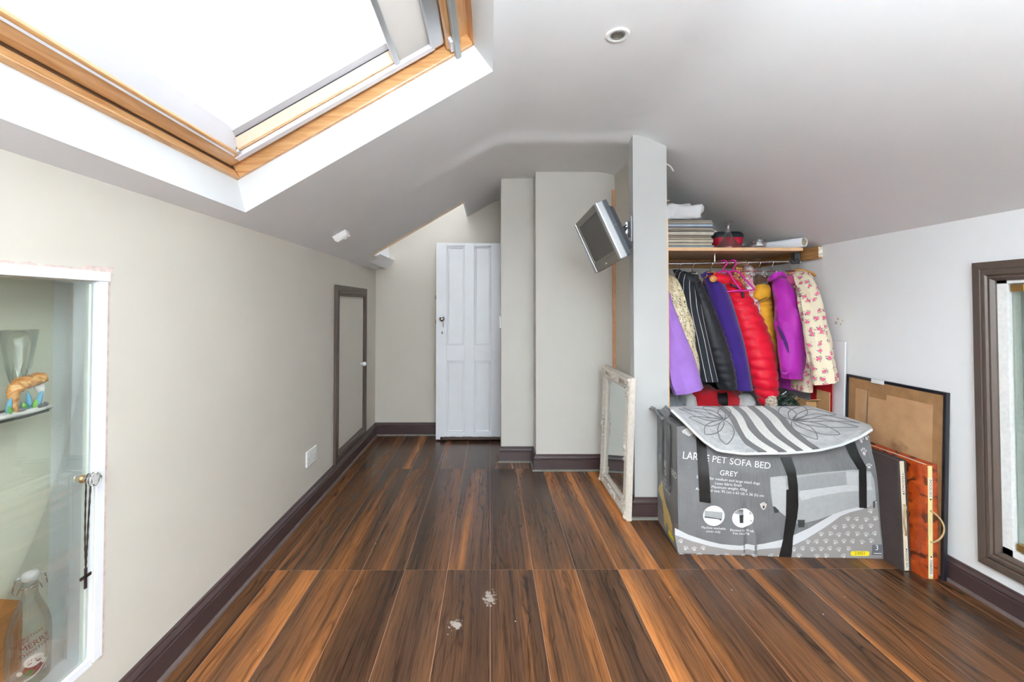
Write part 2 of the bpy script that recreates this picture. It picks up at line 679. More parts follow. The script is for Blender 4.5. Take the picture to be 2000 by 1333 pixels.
# back wall, chimney-like projections, partition
struct(MB().box(XL - 0.1, 1.2, YB, YB + 0.1, 0, 2.75).build('wall_back', CREAM))
struct(MB().box(0.085, 1.0, 3.47, 3.72, 0, 2.3).build('wall_pier', GREYC))
struct(MB().box(0.331, XR + 0.1, 3.288, 3.47, 0, 2.3).build('wall_closet', GREYC))
struct(MB().box(1.0, 1.1, 3.47, YB, 0, 2.3).build('wall_landing', CREAM))
mb = MB()
mb.box(0.806, 0.997, 2.55, 2.625, 0, 2.2)
struct(mb.build('wall_partition', PART))
pan = struct(MB().box(0.905, 0.985, 2.62, 3.288, 0, 2.2).build('wall_panel', CREAM))
STRIP = pm('raw_board_edge', (196, 148, 112), 0.6, var=0.12, vscale=30)
MB().box(0.884, 0.907, 3.268, 3.288, 0.115, 2.02).build('edge_strip', STRIP, pan)
# unseen rear wall; its window is added to go with the fill light
mb = MB()
mb.box(XL - 0.1, -0.2, YREAR - 0.1, YREAR, 0, 2.3)
mb.box(1.1, XR + 0.1, YREAR - 0.1, YREAR, 0, 2.3)
mb.box(-0.2, 1.1, YREAR - 0.1, YREAR, 0, 0.7)
mb.box(-0.2, 1.1, YREAR - 0.1, YREAR, 1.8, 2.3)
struct(mb.build('wall_rear', WHITE))
w3 = struct(MB().box(-0.2, 1.1, YREAR - 0.06, YREAR - 0.055, 0.7, 1.8).build('added_rear_window', glass_mat('window_glass')))
for x in (-0.2, 0.43, 1.06):
    MB().box(x, x + 0.04, YREAR - 0.07, YREAR - 0.03, 0.7, 1.8).build('added_window_frame', GLOSSW, w3)
for z in (0.7, 1.76):
    MB().box(-0.2, 1.1, YREAR - 0.07, YREAR - 0.03, z, z + 0.04).build('added_window_frame', GLOSSW, w3)

# far roof window that lights the back wall from above
fwin = struct(MB().box(-0.93, -0.2, 3.6, 4.17, 2.60, 2.61).build('window_2', glass_mat('window_glass')))
mb = MB()
za, zb = ceil_z(-0.93), ceil_z(-0.20)
mb.add([(-0.93, 3.58, za), (-0.2, 3.58, zb), (-0.2, 3.58, 2.62), (-0.93, 3.58, 2.62)], [(0, 1, 2, 3)])
mb.add([(-0.93, 3.58, za), (-0.93, YB, za), (-0.93, YB, 2.62), (-0.93, 3.58, 2.62)], [(0, 1, 2, 3)])
mb.add([(-0.2, 3.58, zb), (-0.2, YB, zb), (-0.2, YB, 2.62), (-0.2, 3.58, 2.62)], [(0, 1, 2, 3)])
mb.build('window_reveal', CEIL, fwin, recalc=False, solid=0.015)
MB().prism([(-0.925, 3.575, za + 0.004), (-0.205, 3.575, zb + 0.004), (-0.205, 3.575, zb - 0.012), (-0.925, 3.575, za - 0.012)], (0, 0.012, 0)).build('edge_bead', pm('bare_bead', (206, 180, 146), 0.6), fwin)
area('far_roof_window_portal', (-0.565, 3.88, 2.58), (0, 0, 0), 0.7, 0.56, 1, portal=True)
# boxed corner of its sill above the low wall
MB().add([(-1.0, 3.72, 1.545), (-0.90, 3.72, 1.605), (-1.04, 3.72, 1.60), (-1.04, YB, 1.545), (-0.88, YB, 1.60), (-1.04, YB, 1.66), (-0.95, YB, 1.52)], [(0, 1, 2), (0, 6, 4, 1), (1, 4, 5, 2), (0, 2, 5, 3), (0, 3, 6)]).build('sill_corner', GLOSSW, fwin)


# ---- skirting boards
def skirt_run(name, p0, p1, nrm, h=0.115, parent=None, bead=True, m0=0, m1=0, beadmat=None):
    """p0->p1 along the wall foot, nrm = direction into the room; m0/m1: mitre at each end (+1 outside corner, -1 inside)"""
    p0, p1, nrm = Vector(p0), Vector(p1), Vector(nrm)
    t = (p1 - p0).normalized()
    prof = [(0, 0), (0.017, 0), (0.017, h * 0.66), (0.013, h * 0.69), (0.013, h * 0.72), (0.017, h * 0.745), (0.0175, h * 0.80), (0.013, h * 0.87), (0.0085, h * 0.92), (0.008, h * 0.97), (0.0055, h), (0, h)]

    def rings(pr):
        return [[p0 + nrm * d - t * d * m0 + Vector((0, 0, z)) for d, z in pr], [p1 + nrm * d + t * d * m1 + Vector((0, 0, z)) for d, z in pr]]
    o = MB().loft(rings(prof)).build(name, BROWN, parent)
    if bead:
        q = [(0.017, 0), (0.029, 0), (0.0285, 0.004), (0.026, 0.008), (0.022, 0.011), (0.017, 0.012)]
        MB().loft(rings(q)).build('bead', beadmat or DUST, o)
    return o


PALEBEAD = pm('pale_bead_paint', (106, 102, 94), 0.6, var=0.15, vscale=30)
struct(skirt_run('baseboard_left', (XL, YREAR, 0), (XL, YB, 0), (1, 0, 0), m1=-1))
struct(skirt_run('baseboard_back', (XL, YB, 0), (0.9, YB, 0), (0, -1, 0), m0=-1, beadmat=PALEBEAD))
b = struct(skirt_run('baseboard_pier', (0.085, 3.47, 0), (0.331, 3.47, 0), (0, -1, 0), m0=1, m1=-1, beadmat=PALEBEAD))
b = struct(skirt_run('baseboard_closet', (0.331, 3.288, 0), (0.905, 3.288, 0), (0, -1, 0), m0=1, m1=-1, beadmat=PALEBEAD))
skirt_run('return', (0.331, 3.47, 0), (0.331, 3.288, 0), (-1, 0, 0), parent=b, m0=-1, m1=1, beadmat=PALEBEAD)
b = struct(skirt_run('baseboard_partition', (0.806, 2.55, 0), (0.997, 2.55, 0), (0, -1, 0), m0=1, beadmat=PALEBEAD))
skirt_run('return', (0.806, 2.625, 0), (0.806, 2.55, 0), (-1, 0, 0), parent=b, m1=1, beadmat=PALEBEAD)
struct(skirt_run('baseboard_right', (XR, 3.288, 0), (XR, YREAR, 0), (-1, 0, 0), h=0.102))


# ---- moulded architraves (mitred members round a rectangle on a wall x = const)
def architrave(X, sgn, y0, y1, z0, z1, prof, mat, parent, names=('frame_stile', 'frame_rail')):
    """prof: [(inset from the outer edge, height off the wall)]"""
    def ring(cy, cz, iy, iz):
        return [(X + sgn * d, cy + iy * w_, cz + iz * w_) for w_, d in prof]
    a, b_, c_, d_ = ring(y0, z0, 1, 1), ring(y1, z0, -1, 1), ring(y1, z1, -1, -1), ring(y0, z1, 1, -1)
    for nme, r0, r1 in ((names[0], a, d_), (names[0], b_, c_), (names[1], a, b_), (names[1], d_, c_)):
        MB().loft([r0, r1]).build(nme, mat, parent, bevel=0.0012)


ARCH = [(0, 0), (0, 0.018), (0.03, 0.019), (0.034, 0.016), (0.042, 0.023), (0.056, 0.02), (0.062, 0.012), (0.068, 0.014), (0.076, 0.008), (0.076, 0)]
# low access door in the left wall
d2 = struct(MB().box(XL, XL + 0.004, 3.15, 3.76, 0.18, 1.262).build('door_2', CREAM, bevel=0.001))
architrave(XL, 1, 3.07, 3.83, 0.112, 1.322, [(w_, d) for w_, d in ARCH], BROWN2, d2)
MB().box(XL + 0.004, XL + 0.0055, 3.17, 3.755, 1.236, 1.2375).build('gap_line', pm('dark_gap', (60, 50, 42), 0.9), d2)
MB().lathe([(0.007, 0), (0.007, 0.012), (0.009, 0.016), (0.016, 0.022), (0.0185, 0.032), (0.016, 0.041), (0.008, 0.046), (0, 0.047)], (XL + 0.004, 3.69, 0.711), 20, (1, 0, 0)).build('knob', GLOSSW, d2, smooth=True)
# glazed door in the right wall
d3 = struct(MB().box(XR + 0.012, XR + 0.018, 0.80, 1.728, 0.252, 1.262).build('door_3', glass_mat('cabinet_glass', (0.93, 0.97, 0.95), 0.08)))
architrave(XR, -1, 0.70, 1.842, 0.15, 1.352, [(0, 0), (0, 0.02), (0.028, 0.021), (0.032, 0.018), (0.040, 0.026), (0.052, 0.027), (0.058, 0.020), (0.066, 0.022), (0.076, 0.010), (0.076, 0)], BROWN2, d3)
JAMB = pm('chipped_white_jamb', (236, 236, 234), 0.5, var=0.06, vscale=60, bump=0.2, bscale=60)
for (a, b_, c_, d_) in ((1.732, 1.766, 0.226, 1.278), (0.775, 0.8, 0.226, 1.278)):
    MB().box(XR - 0.003, XR + 0.05, a, b_, c_, d_).build('jamb', JAMB, d3)
for (c_, d_) in ((0.226, 0.25), (1.264, 1.278)):
    MB().box(XR - 0.003, XR + 0.05, 0.775, 1.766, c_, d_).build('jamb', JAMB, d3)
BRASS = pm('brass', (190, 152, 92), 0.28, metal=1.0, var=0.08)
for z in (1.232, 0.254):
    MB().box(XR + 0.002, XR + 0.024, 1.680, 1.726, z, z + 0.028).build('hinge_clip', BRASS, d3, bevel=0.003)

# ---- white four-panel door standing open in front of the back wall
DY = 4.0
dx0, dx1 = -0.474, 0.112
door = struct(MB().box(dx0 + 0.01, dx1 - 0.01, DY + 0.014, DY + 0.028, 0.02, 1.725).build('door_1', GLOSSW))
cols = [(dx0, dx0 + 0.093), (-0.222, -0.140), (0.010, dx1)]
rowz = [(0.012, 0.068), (0.700, 0.835), (1.708, 1.734)]
for a, b_ in cols:
    MB().box(a, b_, DY, DY + 0.035, 0.012, 1.734).build('stile', GLOSSW, door, bevel=0.003)
for c_, d_ in rowz:
    for i in range(2):
        MB().box(cols[i][1], cols[i + 1][0], DY, DY + 0.035, c_, d_).build('rail', GLOSSW, door, bevel=0.003)
for i in range(2):
    a, b_ = cols[i][1], cols[i + 1][0]
    for c_, d_ in ((0.068, 0.700), (0.835, 1.708)):
        # raised field with a sloped margin
        r0 = [(a, DY + 0.012, c_), (b_, DY + 0.012, c_), (b_, DY + 0.012, d_), (a, DY + 0.012, d_)]
        m_ = 0.012
        r1 = [(a + m_, DY + 0.004, c_ + m_), (b_ - m_, DY + 0.004, c_ + m_), (b_ - m_, DY + 0.004, d_ - m_), (a + m_, DY + 0.004, d_ - m_)]
        m_ = 0.024
        r2 = [(a + m_, DY + 0.010, c_ + m_), (b_ - m_, DY + 0.010, c_ + m_), (b_ - m_, DY + 0.010, d_ - m_), (a + m_, DY + 0.010, d_ - m_)]
        MB().loft([r0, r1, r2]).build('panel', GLOSSW, door)
CHROME = pm('chrome', (205, 205, 208), 0.15, metal=1.0, var=0.03)
kn = MB().lathe([(0.022, 0), (0.022, 0.004), (0.009, 0.008), (0.009, 0.022), (0.018, 0.03), (0.024, 0.042), (0.020, 0.053), (0, 0.057)], (-0.418, DY, 1.067), 22, (0, -1, 0)).build('knob', CHROME, door, smooth=True)
DARK = pm('dark_hole', (24, 22, 22), 0.8)
kp = MB().lathe([(0.013, 0), (0.013, 0.003), (0, 0.003)], (-0.418, DY, 0.945), 16, (0, -1, 0)).build('keyhole_plate', CHROME, door)
MB().box(-0.4215, -0.4145, DY - 0.0045, DY - 0.001, 0.934, 0.955).build('keyhole', DARK, kp)
ky = MB()
ky.tube([(-0.408, DY - 0.05, 1.05), (-0.406, DY - 0.05, 1.02), (-0.405, DY - 0.05, 0.995)], 0.003, 6)
ky.build('key', CHROME, door)
for z in (1.255, 1.040):
    MB().box(dx0 - 0.006, dx0 + 0.001, DY + 0.006, DY + 0.028, z - 0.018, z + 0.018).build('latch_plate', pm('aged_latch', (120, 104, 90), 0.4, metal=0.7), door)
db = MB()
db.grid(lambda u, v: (lerp(dx0 + 0.04, dx1, u), DY - 0.014 + 0.02 * v, 0.03 - 0.026 * abs(2 * v - 1) + 0.003 * noise.noise((u * 30, v, 0)) + 0.008), 24, 6)
db.build('draught_strip', pm('worn_dark_strip', (62, 46, 38), 0.7, var=0.5, vscale=60), door, smooth=True, solid=0.006)

# ---- big roof window over the left slope: reveal, pine frame, sash, pane, blind
PINE = bpy.data.materials.new('lacquered_pine')
n = N(PINE)
v = n.coord('Object', scale=(1, 1, 1))
mp2 = n.coord('Object', scale=(14, 1.0, 14))
g1 = n.noise(mp2, 3.0, 4, 0.6, 1.2)
n.col(n.ramp(g1, [(0.3, lin((186, 132, 82))), (0.5, lin((212, 162, 110))), (0.7, lin((226, 182, 130)))]))
n.b.inputs['Roughness'].default_value = 0.3
n.b.inputs['Coat Weight'].default_value = 0.3
MATS['lacquered_pine'] = PINE
PINE2 = bpy.data.materials.new('lacquered_pine_upright')
n = N(PINE2)
mp2 = n.coord('Object', rot=(0, -0.525, 0), scale=(1.0, 14, 14))
g1 = n.noise(mp2, 3.0, 4, 0.6, 1.2)
n.col(n.ramp(g1, [(0.3, lin((186, 132, 82))), (0.5, lin((212, 162, 110))), (0.7, lin((226, 182, 130)))]))
n.b.inputs['Roughness'].default_value = 0.3
n.b.inputs['Coat Weight'].default_value = 0.3
ALU = pm('brushed_aluminium', (196, 198, 202), 0.35, metal=0.9, var=0.03)
ALUW = pm('pale_aluminium', (226, 226, 232), 0.4, metal=0.3, var=0.02)
GASK = pm('dark_gasket', (48, 52, 62), 0.6)
win = struct(MB().add([sp(0.19, 0.43, 0.222), sp(1.16, 0.43, 0.222), sp(1.16, 1.76, 0.222), sp(0.19, 1.76, 0.222)] + [sp(0.19, 0.43, 0.228), sp(1.16, 0.43, 0.228), sp(1.16, 1.76, 0.228), sp(0.19, 1.76, 0.228)],
              [(0, 1, 2, 3), (7, 6, 5, 4), (0, 4, 5, 1), (1, 5, 6, 2), (2, 6, 7, 3), (3, 7, 4, 0)]).build('window_1', glass_mat('roof_glass', (0.97, 0.99, 1.0), 0.02)))
REV = paint('reveal_paint', (226, 228, 230))
A = [(-0.982, 0.40), (0.012, 0.40), (0.012, 1.825), (-0.982, 1.825)]
lo = [Vector((x, y, ceil_z(x))) for x, y in A]
hi = [sp(0.122, 0.42, 0.12), sp(1.208, 0.42, 0.12), sp(1.208, 1.806, 0.12), sp(0.122, 1.806, 0.12)]
for i in range(4):
    j = (i + 1) % 4
    MB().add([lo[i], lo[j], hi[j], hi[i]], [(0, 1, 2, 3)]).build('reveal', REV, win, recalc=False)


def sbox(s0, s1, y0, y1, n0, n1):
    return MB().obox(sp((s0 + s1) / 2, (y0 + y1) / 2, (n0 + n1) / 2), Vector((cs, 0, sn)) * (s1 - s0) / 2, (0, (y1 - y0) / 2, 0), Vector((-sn, 0, cs)) * (n1 - n0) / 2)


DARK_ = pm('shadow_gap', (92, 62, 38), 0.9)
# outer frame
sbox(0.06, 0.138, 0.38, 1.86, 0.118, 0.27).build('frame_member', PINE, win, bevel=0.004)
sbox(1.206, 1.30, 0.38, 1.86, 0.118, 0.27).build('frame_member', PINE, win, bevel=0.004)
sbox(0.138, 1.206, 1.790, 1.86, 0.119, 0.27).build('frame_member', PINE2, win, bevel=0.004)
sbox(0.138, 1.206, 0.38, 0.435, 0.119, 0.27).build('frame_member', PINE2, win, bevel=0.004)
# dark strip, the shade of the groove beside the sash put into colour
sbox(0.137, 0.1395, 0.43, 1.80, 0.150, 0.22).build('groove_shade_strip', DARK_, win)
# sash
sbox(0.1405, 0.205, 0.44, 1.765, 0.155, 0.262).build('sash_rail', PINE, win, bevel=0.006)
sbox(0.205, 1.10, 1.712, 1.782, 0.168, 0.262).build('sash_stile', PINE2, win, bevel=0.006)
sbox(0.205, 1.10, 0.44, 0.50, 0.168, 0.262).build('sash_stile', PINE2, win, bevel=0.006)
sbox(1.10, 1.165, 0.44, 1.782, 0.140, 0.262).build('sash_rail', PINE, win, bevel=0.006)
sbox(1.165, 1.208, 0.43, 1.792, 0.165, 0.262).build('frame_member', PINE, win, bevel=0.002)
PPALE = pm('skylit_pine', (236, 214, 190), 0.35, var=0.05, vscale=12)  # same pine, with the glare of the sky put into its colour
# sloping inner faces next to the pane
MB().prism([sp(0.190, 0.5, 0.150), sp(0.205, 0.5, 0.225), sp(0.250, 0.5, 0.222)], (0, 1.205, 0)).build('glazing_bead', ALUW, win)
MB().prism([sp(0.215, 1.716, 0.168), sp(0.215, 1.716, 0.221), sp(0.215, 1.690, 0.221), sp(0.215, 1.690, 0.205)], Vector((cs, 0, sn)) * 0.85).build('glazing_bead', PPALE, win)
MB().prism([sp(0.23, 1.690, 0.206), sp(0.23, 1.690, 0.221), sp(0.23, 1.662, 0.221), sp(0.23, 1.662, 0.214)], Vector((cs, 0, sn)) * 0.84).build('glazing_seal', ALUW, win)
MB().prism([sp(0.23, 1.694, 0.203), sp(0.23, 1.694, 0.220), sp(0.23, 1.689, 0.220), sp(0.23, 1.689, 0.203)], Vector((cs, 0, sn)) * 0.84).build('gasket', GASK, win)
# blind guide rail, cassette, cloth and pull bar
sbox(0.182, 1.055, 1.722, 1.752, 0.150, 0.168).build('blind_guide', ALUW, win, bevel=0.003)
sbox(0.190, 0.215, 1.705, 1.725, 0.158, 0.172).build('guide_clip', ALU, win, bevel=0.003)
BLIND = pm('cream_blind_cloth', (224, 220, 216), 0.8, var=0.02)
_tr = BLIND.node_tree.nodes.new('ShaderNodeBsdfTranslucent')
_tr.inputs[0].default_value = (0.80, 0.77, 0.74, 1)
_mx = BLIND.node_tree.nodes.new('ShaderNodeMixShader')
_mx.inputs[0].default_value = 0.18
_out = BLIND.node_tree.nodes['Material Output']
BLIND.node_tree.links.new(BLIND.node_tree.nodes['Principled BSDF'].outputs[0], _mx.inputs[1])
BLIND.node_tree.links.new(_tr.outputs[0], _mx.inputs[2])
BLIND.node_tree.links.new(_mx.outputs[0], _out.inputs[0])
sbox(0.905, 1.06, 0.5, 1.728, 0.166, 0.169).build('blind_cloth', BLIND, win)
bar = sbox(0.888, 0.910, 0.5, 1.735, 0.156, 0.172).build('blind_bar', ALU, win, bevel=0.004)
MB().lathe([(0.007, 0), (0.007, 0.004), (0, 0.005)], sp(0.899, 1.728, 0.156), 14, (sn, 0, -cs)).build('bar_end_screw', ALUW, bar)
sbox(1.04, 1.098, 0.5, 1.74, 0.148, 0.19).build('blind_cassette', ALU, win, bevel=0.006)
# ventilation flap bar under the top rail
sbox(1.120, 1.142, 0.5, 1.800, 0.100, 0.128).build('vent_bar', pm('satin_vent_bar', (172, 178, 180), 0.4, metal=0.6, var=0.03), win, bevel=0.004)
sbox(1.108, 1.124, 1.70, 1.77, 0.118, 0.142).build('vent_bar_end', ALUW, win, bevel=0.003)
# ================================================================== FITTINGS AND SMALL THINGS
PLAST = pm('white_plastic', (236, 236, 234), 0.35, var=0.02)
# ---- double socket low on the left wall
t = thing('wall_socket', 'white double plug socket low on the cream left wall', 'socket', (XL, 2.685, 0.30))
MB().box(0, 0.010, -0.074, 0.074, -0.044, 0.044).build('face_plate', PLAST, t, bevel=0.003)
for dy in (-0.045, 0.045):
    s_ = MB().box(0.010, 0.0125, dy - 0.006, dy + 0.006, 0.012, 0.03).build('rocker_switch', PLAST, t, bevel=0.001)
    for q in ((0, -0.006, 0.003, 0.007), (-0.011, -0.026, 0.006, 0.003), (0.011, -0.026, 0.006, 0.003)):
        MB().box(0.0095, 0.0105, dy + q[0] - q[2] / 2, dy + q[0] + q[2] / 2, q[1] - q[3] / 2, q[1] + q[3] / 2).build('pin_hole', DARK, t)

# ---- sensor on the slope
t = thing('ceiling_sensor', 'small white sensor box fixed to the sloping ceiling', 'sensor', sp(0.185, 2.70, 0), (0, -math.atan(TH), 0))
MB().loft([[(-0.045, -0.032, 0), (0.045, -0.032, 0), (0.045, 0.032, 0), (-0.045, 0.032, 0)], [(-0.042, -0.03, -0.030), (0.042, -0.03, -0.030), (0.042, 0.03, -0.030), (-0.042, 0.03, -0.030)], [(-0.034, -0.018, -0.040), (0.036, -0.018, -0.040), (0.036, 0.026, -0.040), (-0.034, 0.026, -0.040)]]).build('housing', PLAST, t, bevel=0.003)
MB().lathe([(0.012, 0), (0.011, 0.003), (0.006, 0.006), (0, 0.007)], (0.012, 0.0, -0.040), 18, (0, 0, -1)).build('lens', pm('milky_lens', (214, 214, 208), 0.2), t, smooth=True)
# ---- recessed downlight (switched off)
t = thing('downlight', 'round white recessed downlight in the flat part of the ceiling', 'downlight', (0.459, 1.616, 2.152))
MB().lathe([(0.026, 0.004), (0.027, -0.001), (0.034, -0.004), (0.040, -0.003), (0.042, 0.001), (0.042, 0.004)], n=36).build('bezel', PLAST, t, smooth=True, angle=50)
MB().lathe([(0.026, -0.0005), (0.0245, -0.003), (0.023, -0.0025), (0.022, 0.003)], n=30).build('clip_ring', CHROME, t, smooth=True)
MB().lathe([(0.022, -0.0015), (0.012, -0.0035), (0.0, -0.004)], n=24).build('lamp', glass_mat('lamp_glass', (0.92, 0.97, 0.94), 0.12, 0.1), t, smooth=True)
MB().lathe([(0.0215, 0.0035), (0.012, 0.0038), (0, 0.0039)], n=24).build('reflector', pm('facet_reflector', (226, 236, 226), 0.4, metal=0.3, var=0.25, vscale=160), t)
# ---- pull-cord switch on the pier
t = thing('light_switch', 'narrow white light switch on the side of the pier beside the panelled door', 'switch', (0.085, 3.53, 1.055))
MB().box(-0.012, 0, -0.04, 0.04, -0.045, 0.045).build('face_plate', PLAST, t, bevel=0.002)
MB().box(-0.016, -0.011, -0.008, 0.008, -0.012, 0.012).build('rocker_switch', PLAST, t, bevel=0.001)
# ---- stub of cable out of the partition
pts = arc_pts([(0.985, 2.585, 1.995), (1.006, 2.585, 1.992), (1.030, 2.58, 1.975), (1.046, 2.575, 1.945)], 5)
tag(MB().tube(pts, 0.0055, 8).build('cable_stub', pm('pale_cable', (214, 210, 200), 0.5), smooth=True), 'short white cable stub poking out of the partition near the ceiling', 'cable')

# ---- television on a swivel bracket
ca, sa = math.cos(-1.432), math.sin(-1.432)
M = Matrix.Rotation(-1.432, 4, 'Z') @ Matrix.Rotation(0.395, 4, 'X') @ Matrix.Rotation(-0.124, 4, 'Y')
tv = thing('television', 'small silver television tilted forward on the bracket of the white partition', 'television')
tv.matrix_world = Matrix.Translation((0.57, 2.441, 1.53)) @ M
SILV = pm('silver_plastic', (176, 178, 182), 0.32, metal=0.6, var=0.03)
SILVD = pm('grey_bezel_plastic', (116, 112, 104), 0.45, var=0.03)
TVB = pm('charcoal_plastic', (54, 57, 62), 0.5, var=0.05)
W2, H2 = 0.20, 0.155
for sx in (-1, 1):
    MB().box(sx * W2 - (0.03 if sx > 0 else 0), sx * W2 + (0.03 if sx < 0 else 0), -0.004, 0.035, -H2, H2).build('side_trim', SILV, tv, bevel=0.006)
MB().box(-W2 + 0.03, W2 - 0.03, 0, 0.034, 0.118, H2).build('bezel', SILVD, tv, bevel=0.002)
bz = MB().box(-W2 + 0.03, W2 - 0.03, 0, 0.034, -H2, -0.098).build('bezel', SILVD, tv, bevel=0.002)
for sx in (-1, 1):
    MB().box(*sorted((sx * (W2 - 0.03), sx * (W2 - 0.045))), 0, 0.03, -0.098, 0.118).build('bezel', SILVD, tv)
SCR = pm('lcd_screen', (84, 80, 74), 0.42, var=0.03, spec=0.3)
MB().box(-W2 + 0.045, W2 - 0.045, 0.006, 0.03, -0.098, 0.118).build('screen', SCR, tv)
MB().box(0.02, 0.16, -0.0008, 0.0005, -0.1135, -0.1125).build('seam', DARK, bz)
MB().box(-0.012, 0.012, -0.0012, 0.0005, -0.138, -0.131).build('badge', pm('pale_badge', (210, 210, 205), 0.4), bz)
MB().box(-W2 + 0.004, W2 - 0.004, 0.034, 0.060, -H2 + 0.004, H2 - 0.004).build('back_shell', TVB, tv, bevel=0.004)
MB().loft([[(-0.175, 0.06, -0.13), (0.175, 0.06, -0.13), (0.175, 0.06, 0.125), (-0.175, 0.06, 0.125)], [(-0.16, 0.095, -0.12), (0.16, 0.095, -0.12), (0.16, 0.095, 0.11), (-0.16, 0.095, 0.11)]]).build('back_bulge', TVB, tv, bevel=0.004)
# bracket
br_ = thing('tv_bracket', 'silver swivel wall bracket between the television and the white partition', 'bracket', (0.806, 2.588, 1.62))
MB().box(-0.006, 0, -0.022, 0.022, -0.075, 0.072).build('wall_plate', SILV, br_, bevel=0.002)
MB().box(-0.014, -0.006, -0.014, 0.014, -0.05, 0.045).build('wall_bracket', TVB, br_, bevel=0.002)
for z in (0.006, -0.032):
    MB().lathe([(0.013, 0), (0.015, 0.002), (0.015, 0.028), (0.013, 0.03)], (-0.028, -0.002, z), 18).build('pivot', ALU, br_, smooth=True, angle=40)
pb = tv.matrix_world @ Vector((0.0, 0.101, 0.01)) - Vector((0.806, 2.588, 1.62))
ax = pb - Vector((-0.028, -0.002, -0.002))
MB().tube([(-0.028, -0.002, -0.002), Vector((-0.028, -0.002, -0.002)) + ax * 0.5, pb], [0.010, 0.012, 0.010], 8).build('arm', TVB, br_)
M3 = M.to_3x3()
MB().obox(pb, M3 @ Vector((0.05, 0, 0)), M3 @ Vector((0, 0.004, 0)), M3 @ Vector((0, 0, 0.05))).build('mount_plate', TVB, br_)
MB().tube(arc_pts([pb + M3 @ Vector((0.04, 0, 0.04)), pb * 0.6 + Vector((0, -0.02, 0.02)), Vector((-0.05, -0.015, 0.005)), Vector((-0.03, -0.018, 0.02))], 5), 0.004, 6).build('aerial_lead', DARK, br_, smooth=True)

# ---- ornate mirror leaning on the partition
mir = thing('wall_mirror', 'ornate cream framed mirror standing on the floor leaning against the partition', 'mirror')
lean = math.atan2(0.028, 0.78)
# local: x along the wall (near -> far), z up the mirror, y out of the face towards -X
mir.matrix_world = Matrix.Translation((0.750, 2.51, 0.0)) @ Matrix.Rotation(lean, 4, 'Y') @ Matrix.Rotation(PI / 2, 4, 'Z')
MW, MH = 0.59, 0.78
IVO = bpy.data.materials.new('ivory_relief_paint')
n = N(IVO)
v = n.coord('Object')
curv_geo = n.new('ShaderNodeNewGeometry')
pt = n.ramp(curv_geo.outputs['Pointiness'], [(0.45, lin((128, 114, 102))), (0.54, lin((206, 197, 186)))])  # ivory on the raised parts, browner in the hollows of the carving
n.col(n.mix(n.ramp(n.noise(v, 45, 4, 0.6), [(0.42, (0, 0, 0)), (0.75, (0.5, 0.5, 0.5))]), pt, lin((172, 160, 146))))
n.b.inputs['Roughness'].default_value = 0.5
MPROF = [(0, -0.025), (0, 0.0), (0.006, 0.006), (0.012, 0.004), (0.016, 0.010), (0.026, 0.012), (0.034, 0.008), (0.050, 0.0), (0.062, 0.0), (0.068, 0.006), (0.074, 0.004), (0.080, -0.006), (0.080, -0.012), (0.01, -0.025)]


def mring(cx_, cz_, ix, iz):
    return [(cx_ + ix * w_, d, cz_ + iz * w_) for w_, d in MPROF]


ra, rb, rc, rd = mring(0, 0, 1, 1), mring(MW, 0, -1, 1), mring(MW, MH, -1, -1), mring(0, MH, 1, -1)
for nme, r0, r1 in (('frame_stile', ra, rd), ('frame_stile', rb, rc), ('frame_rail', ra, rb), ('frame_rail', rd, rc)):
    MB().loft([r0, r1]).build(nme, IVO, mir)
MIRR = pm('mirror_silver', (214, 222, 222), 0.03, metal=1.0, var=0.005)
MB().box(0.076, MW - 0.076, -0.022, -0.010, 0.076, MH - 0.076).build('mirror_glass', MIRR, mir)


def blob(mb, c, r, n1=8, n2=6):
    c = Vector(c)
    rx, ry, rz = r
    rings = []
    for j in range(1, n2):
        a = PI * j / n2
        rings.append([c + Vector((rx * math.sin(a) * math.cos(2 * PI * k / n1), ry * math.sin(a) * math.sin(2 * PI * k / n1), -rz * math.cos(a))) for k in range(n1)])
    mb.loft(rings, True)


def scroll(mb, c, r, turns, start, dirx, th):
    pts = []
    rr = []
    for i in range(18):
        t_ = i / 17
        a = start + dirx * turns * 2 * PI * t_
        q = r * (1 - 0.8 * t_)
        pts.append((c[0] + q * math.cos(a), c[1], c[2] + q * math.sin(a)))
        rr.append(th * (1 - 0.5 * t_))
    mb.tube(pts, rr, 6)


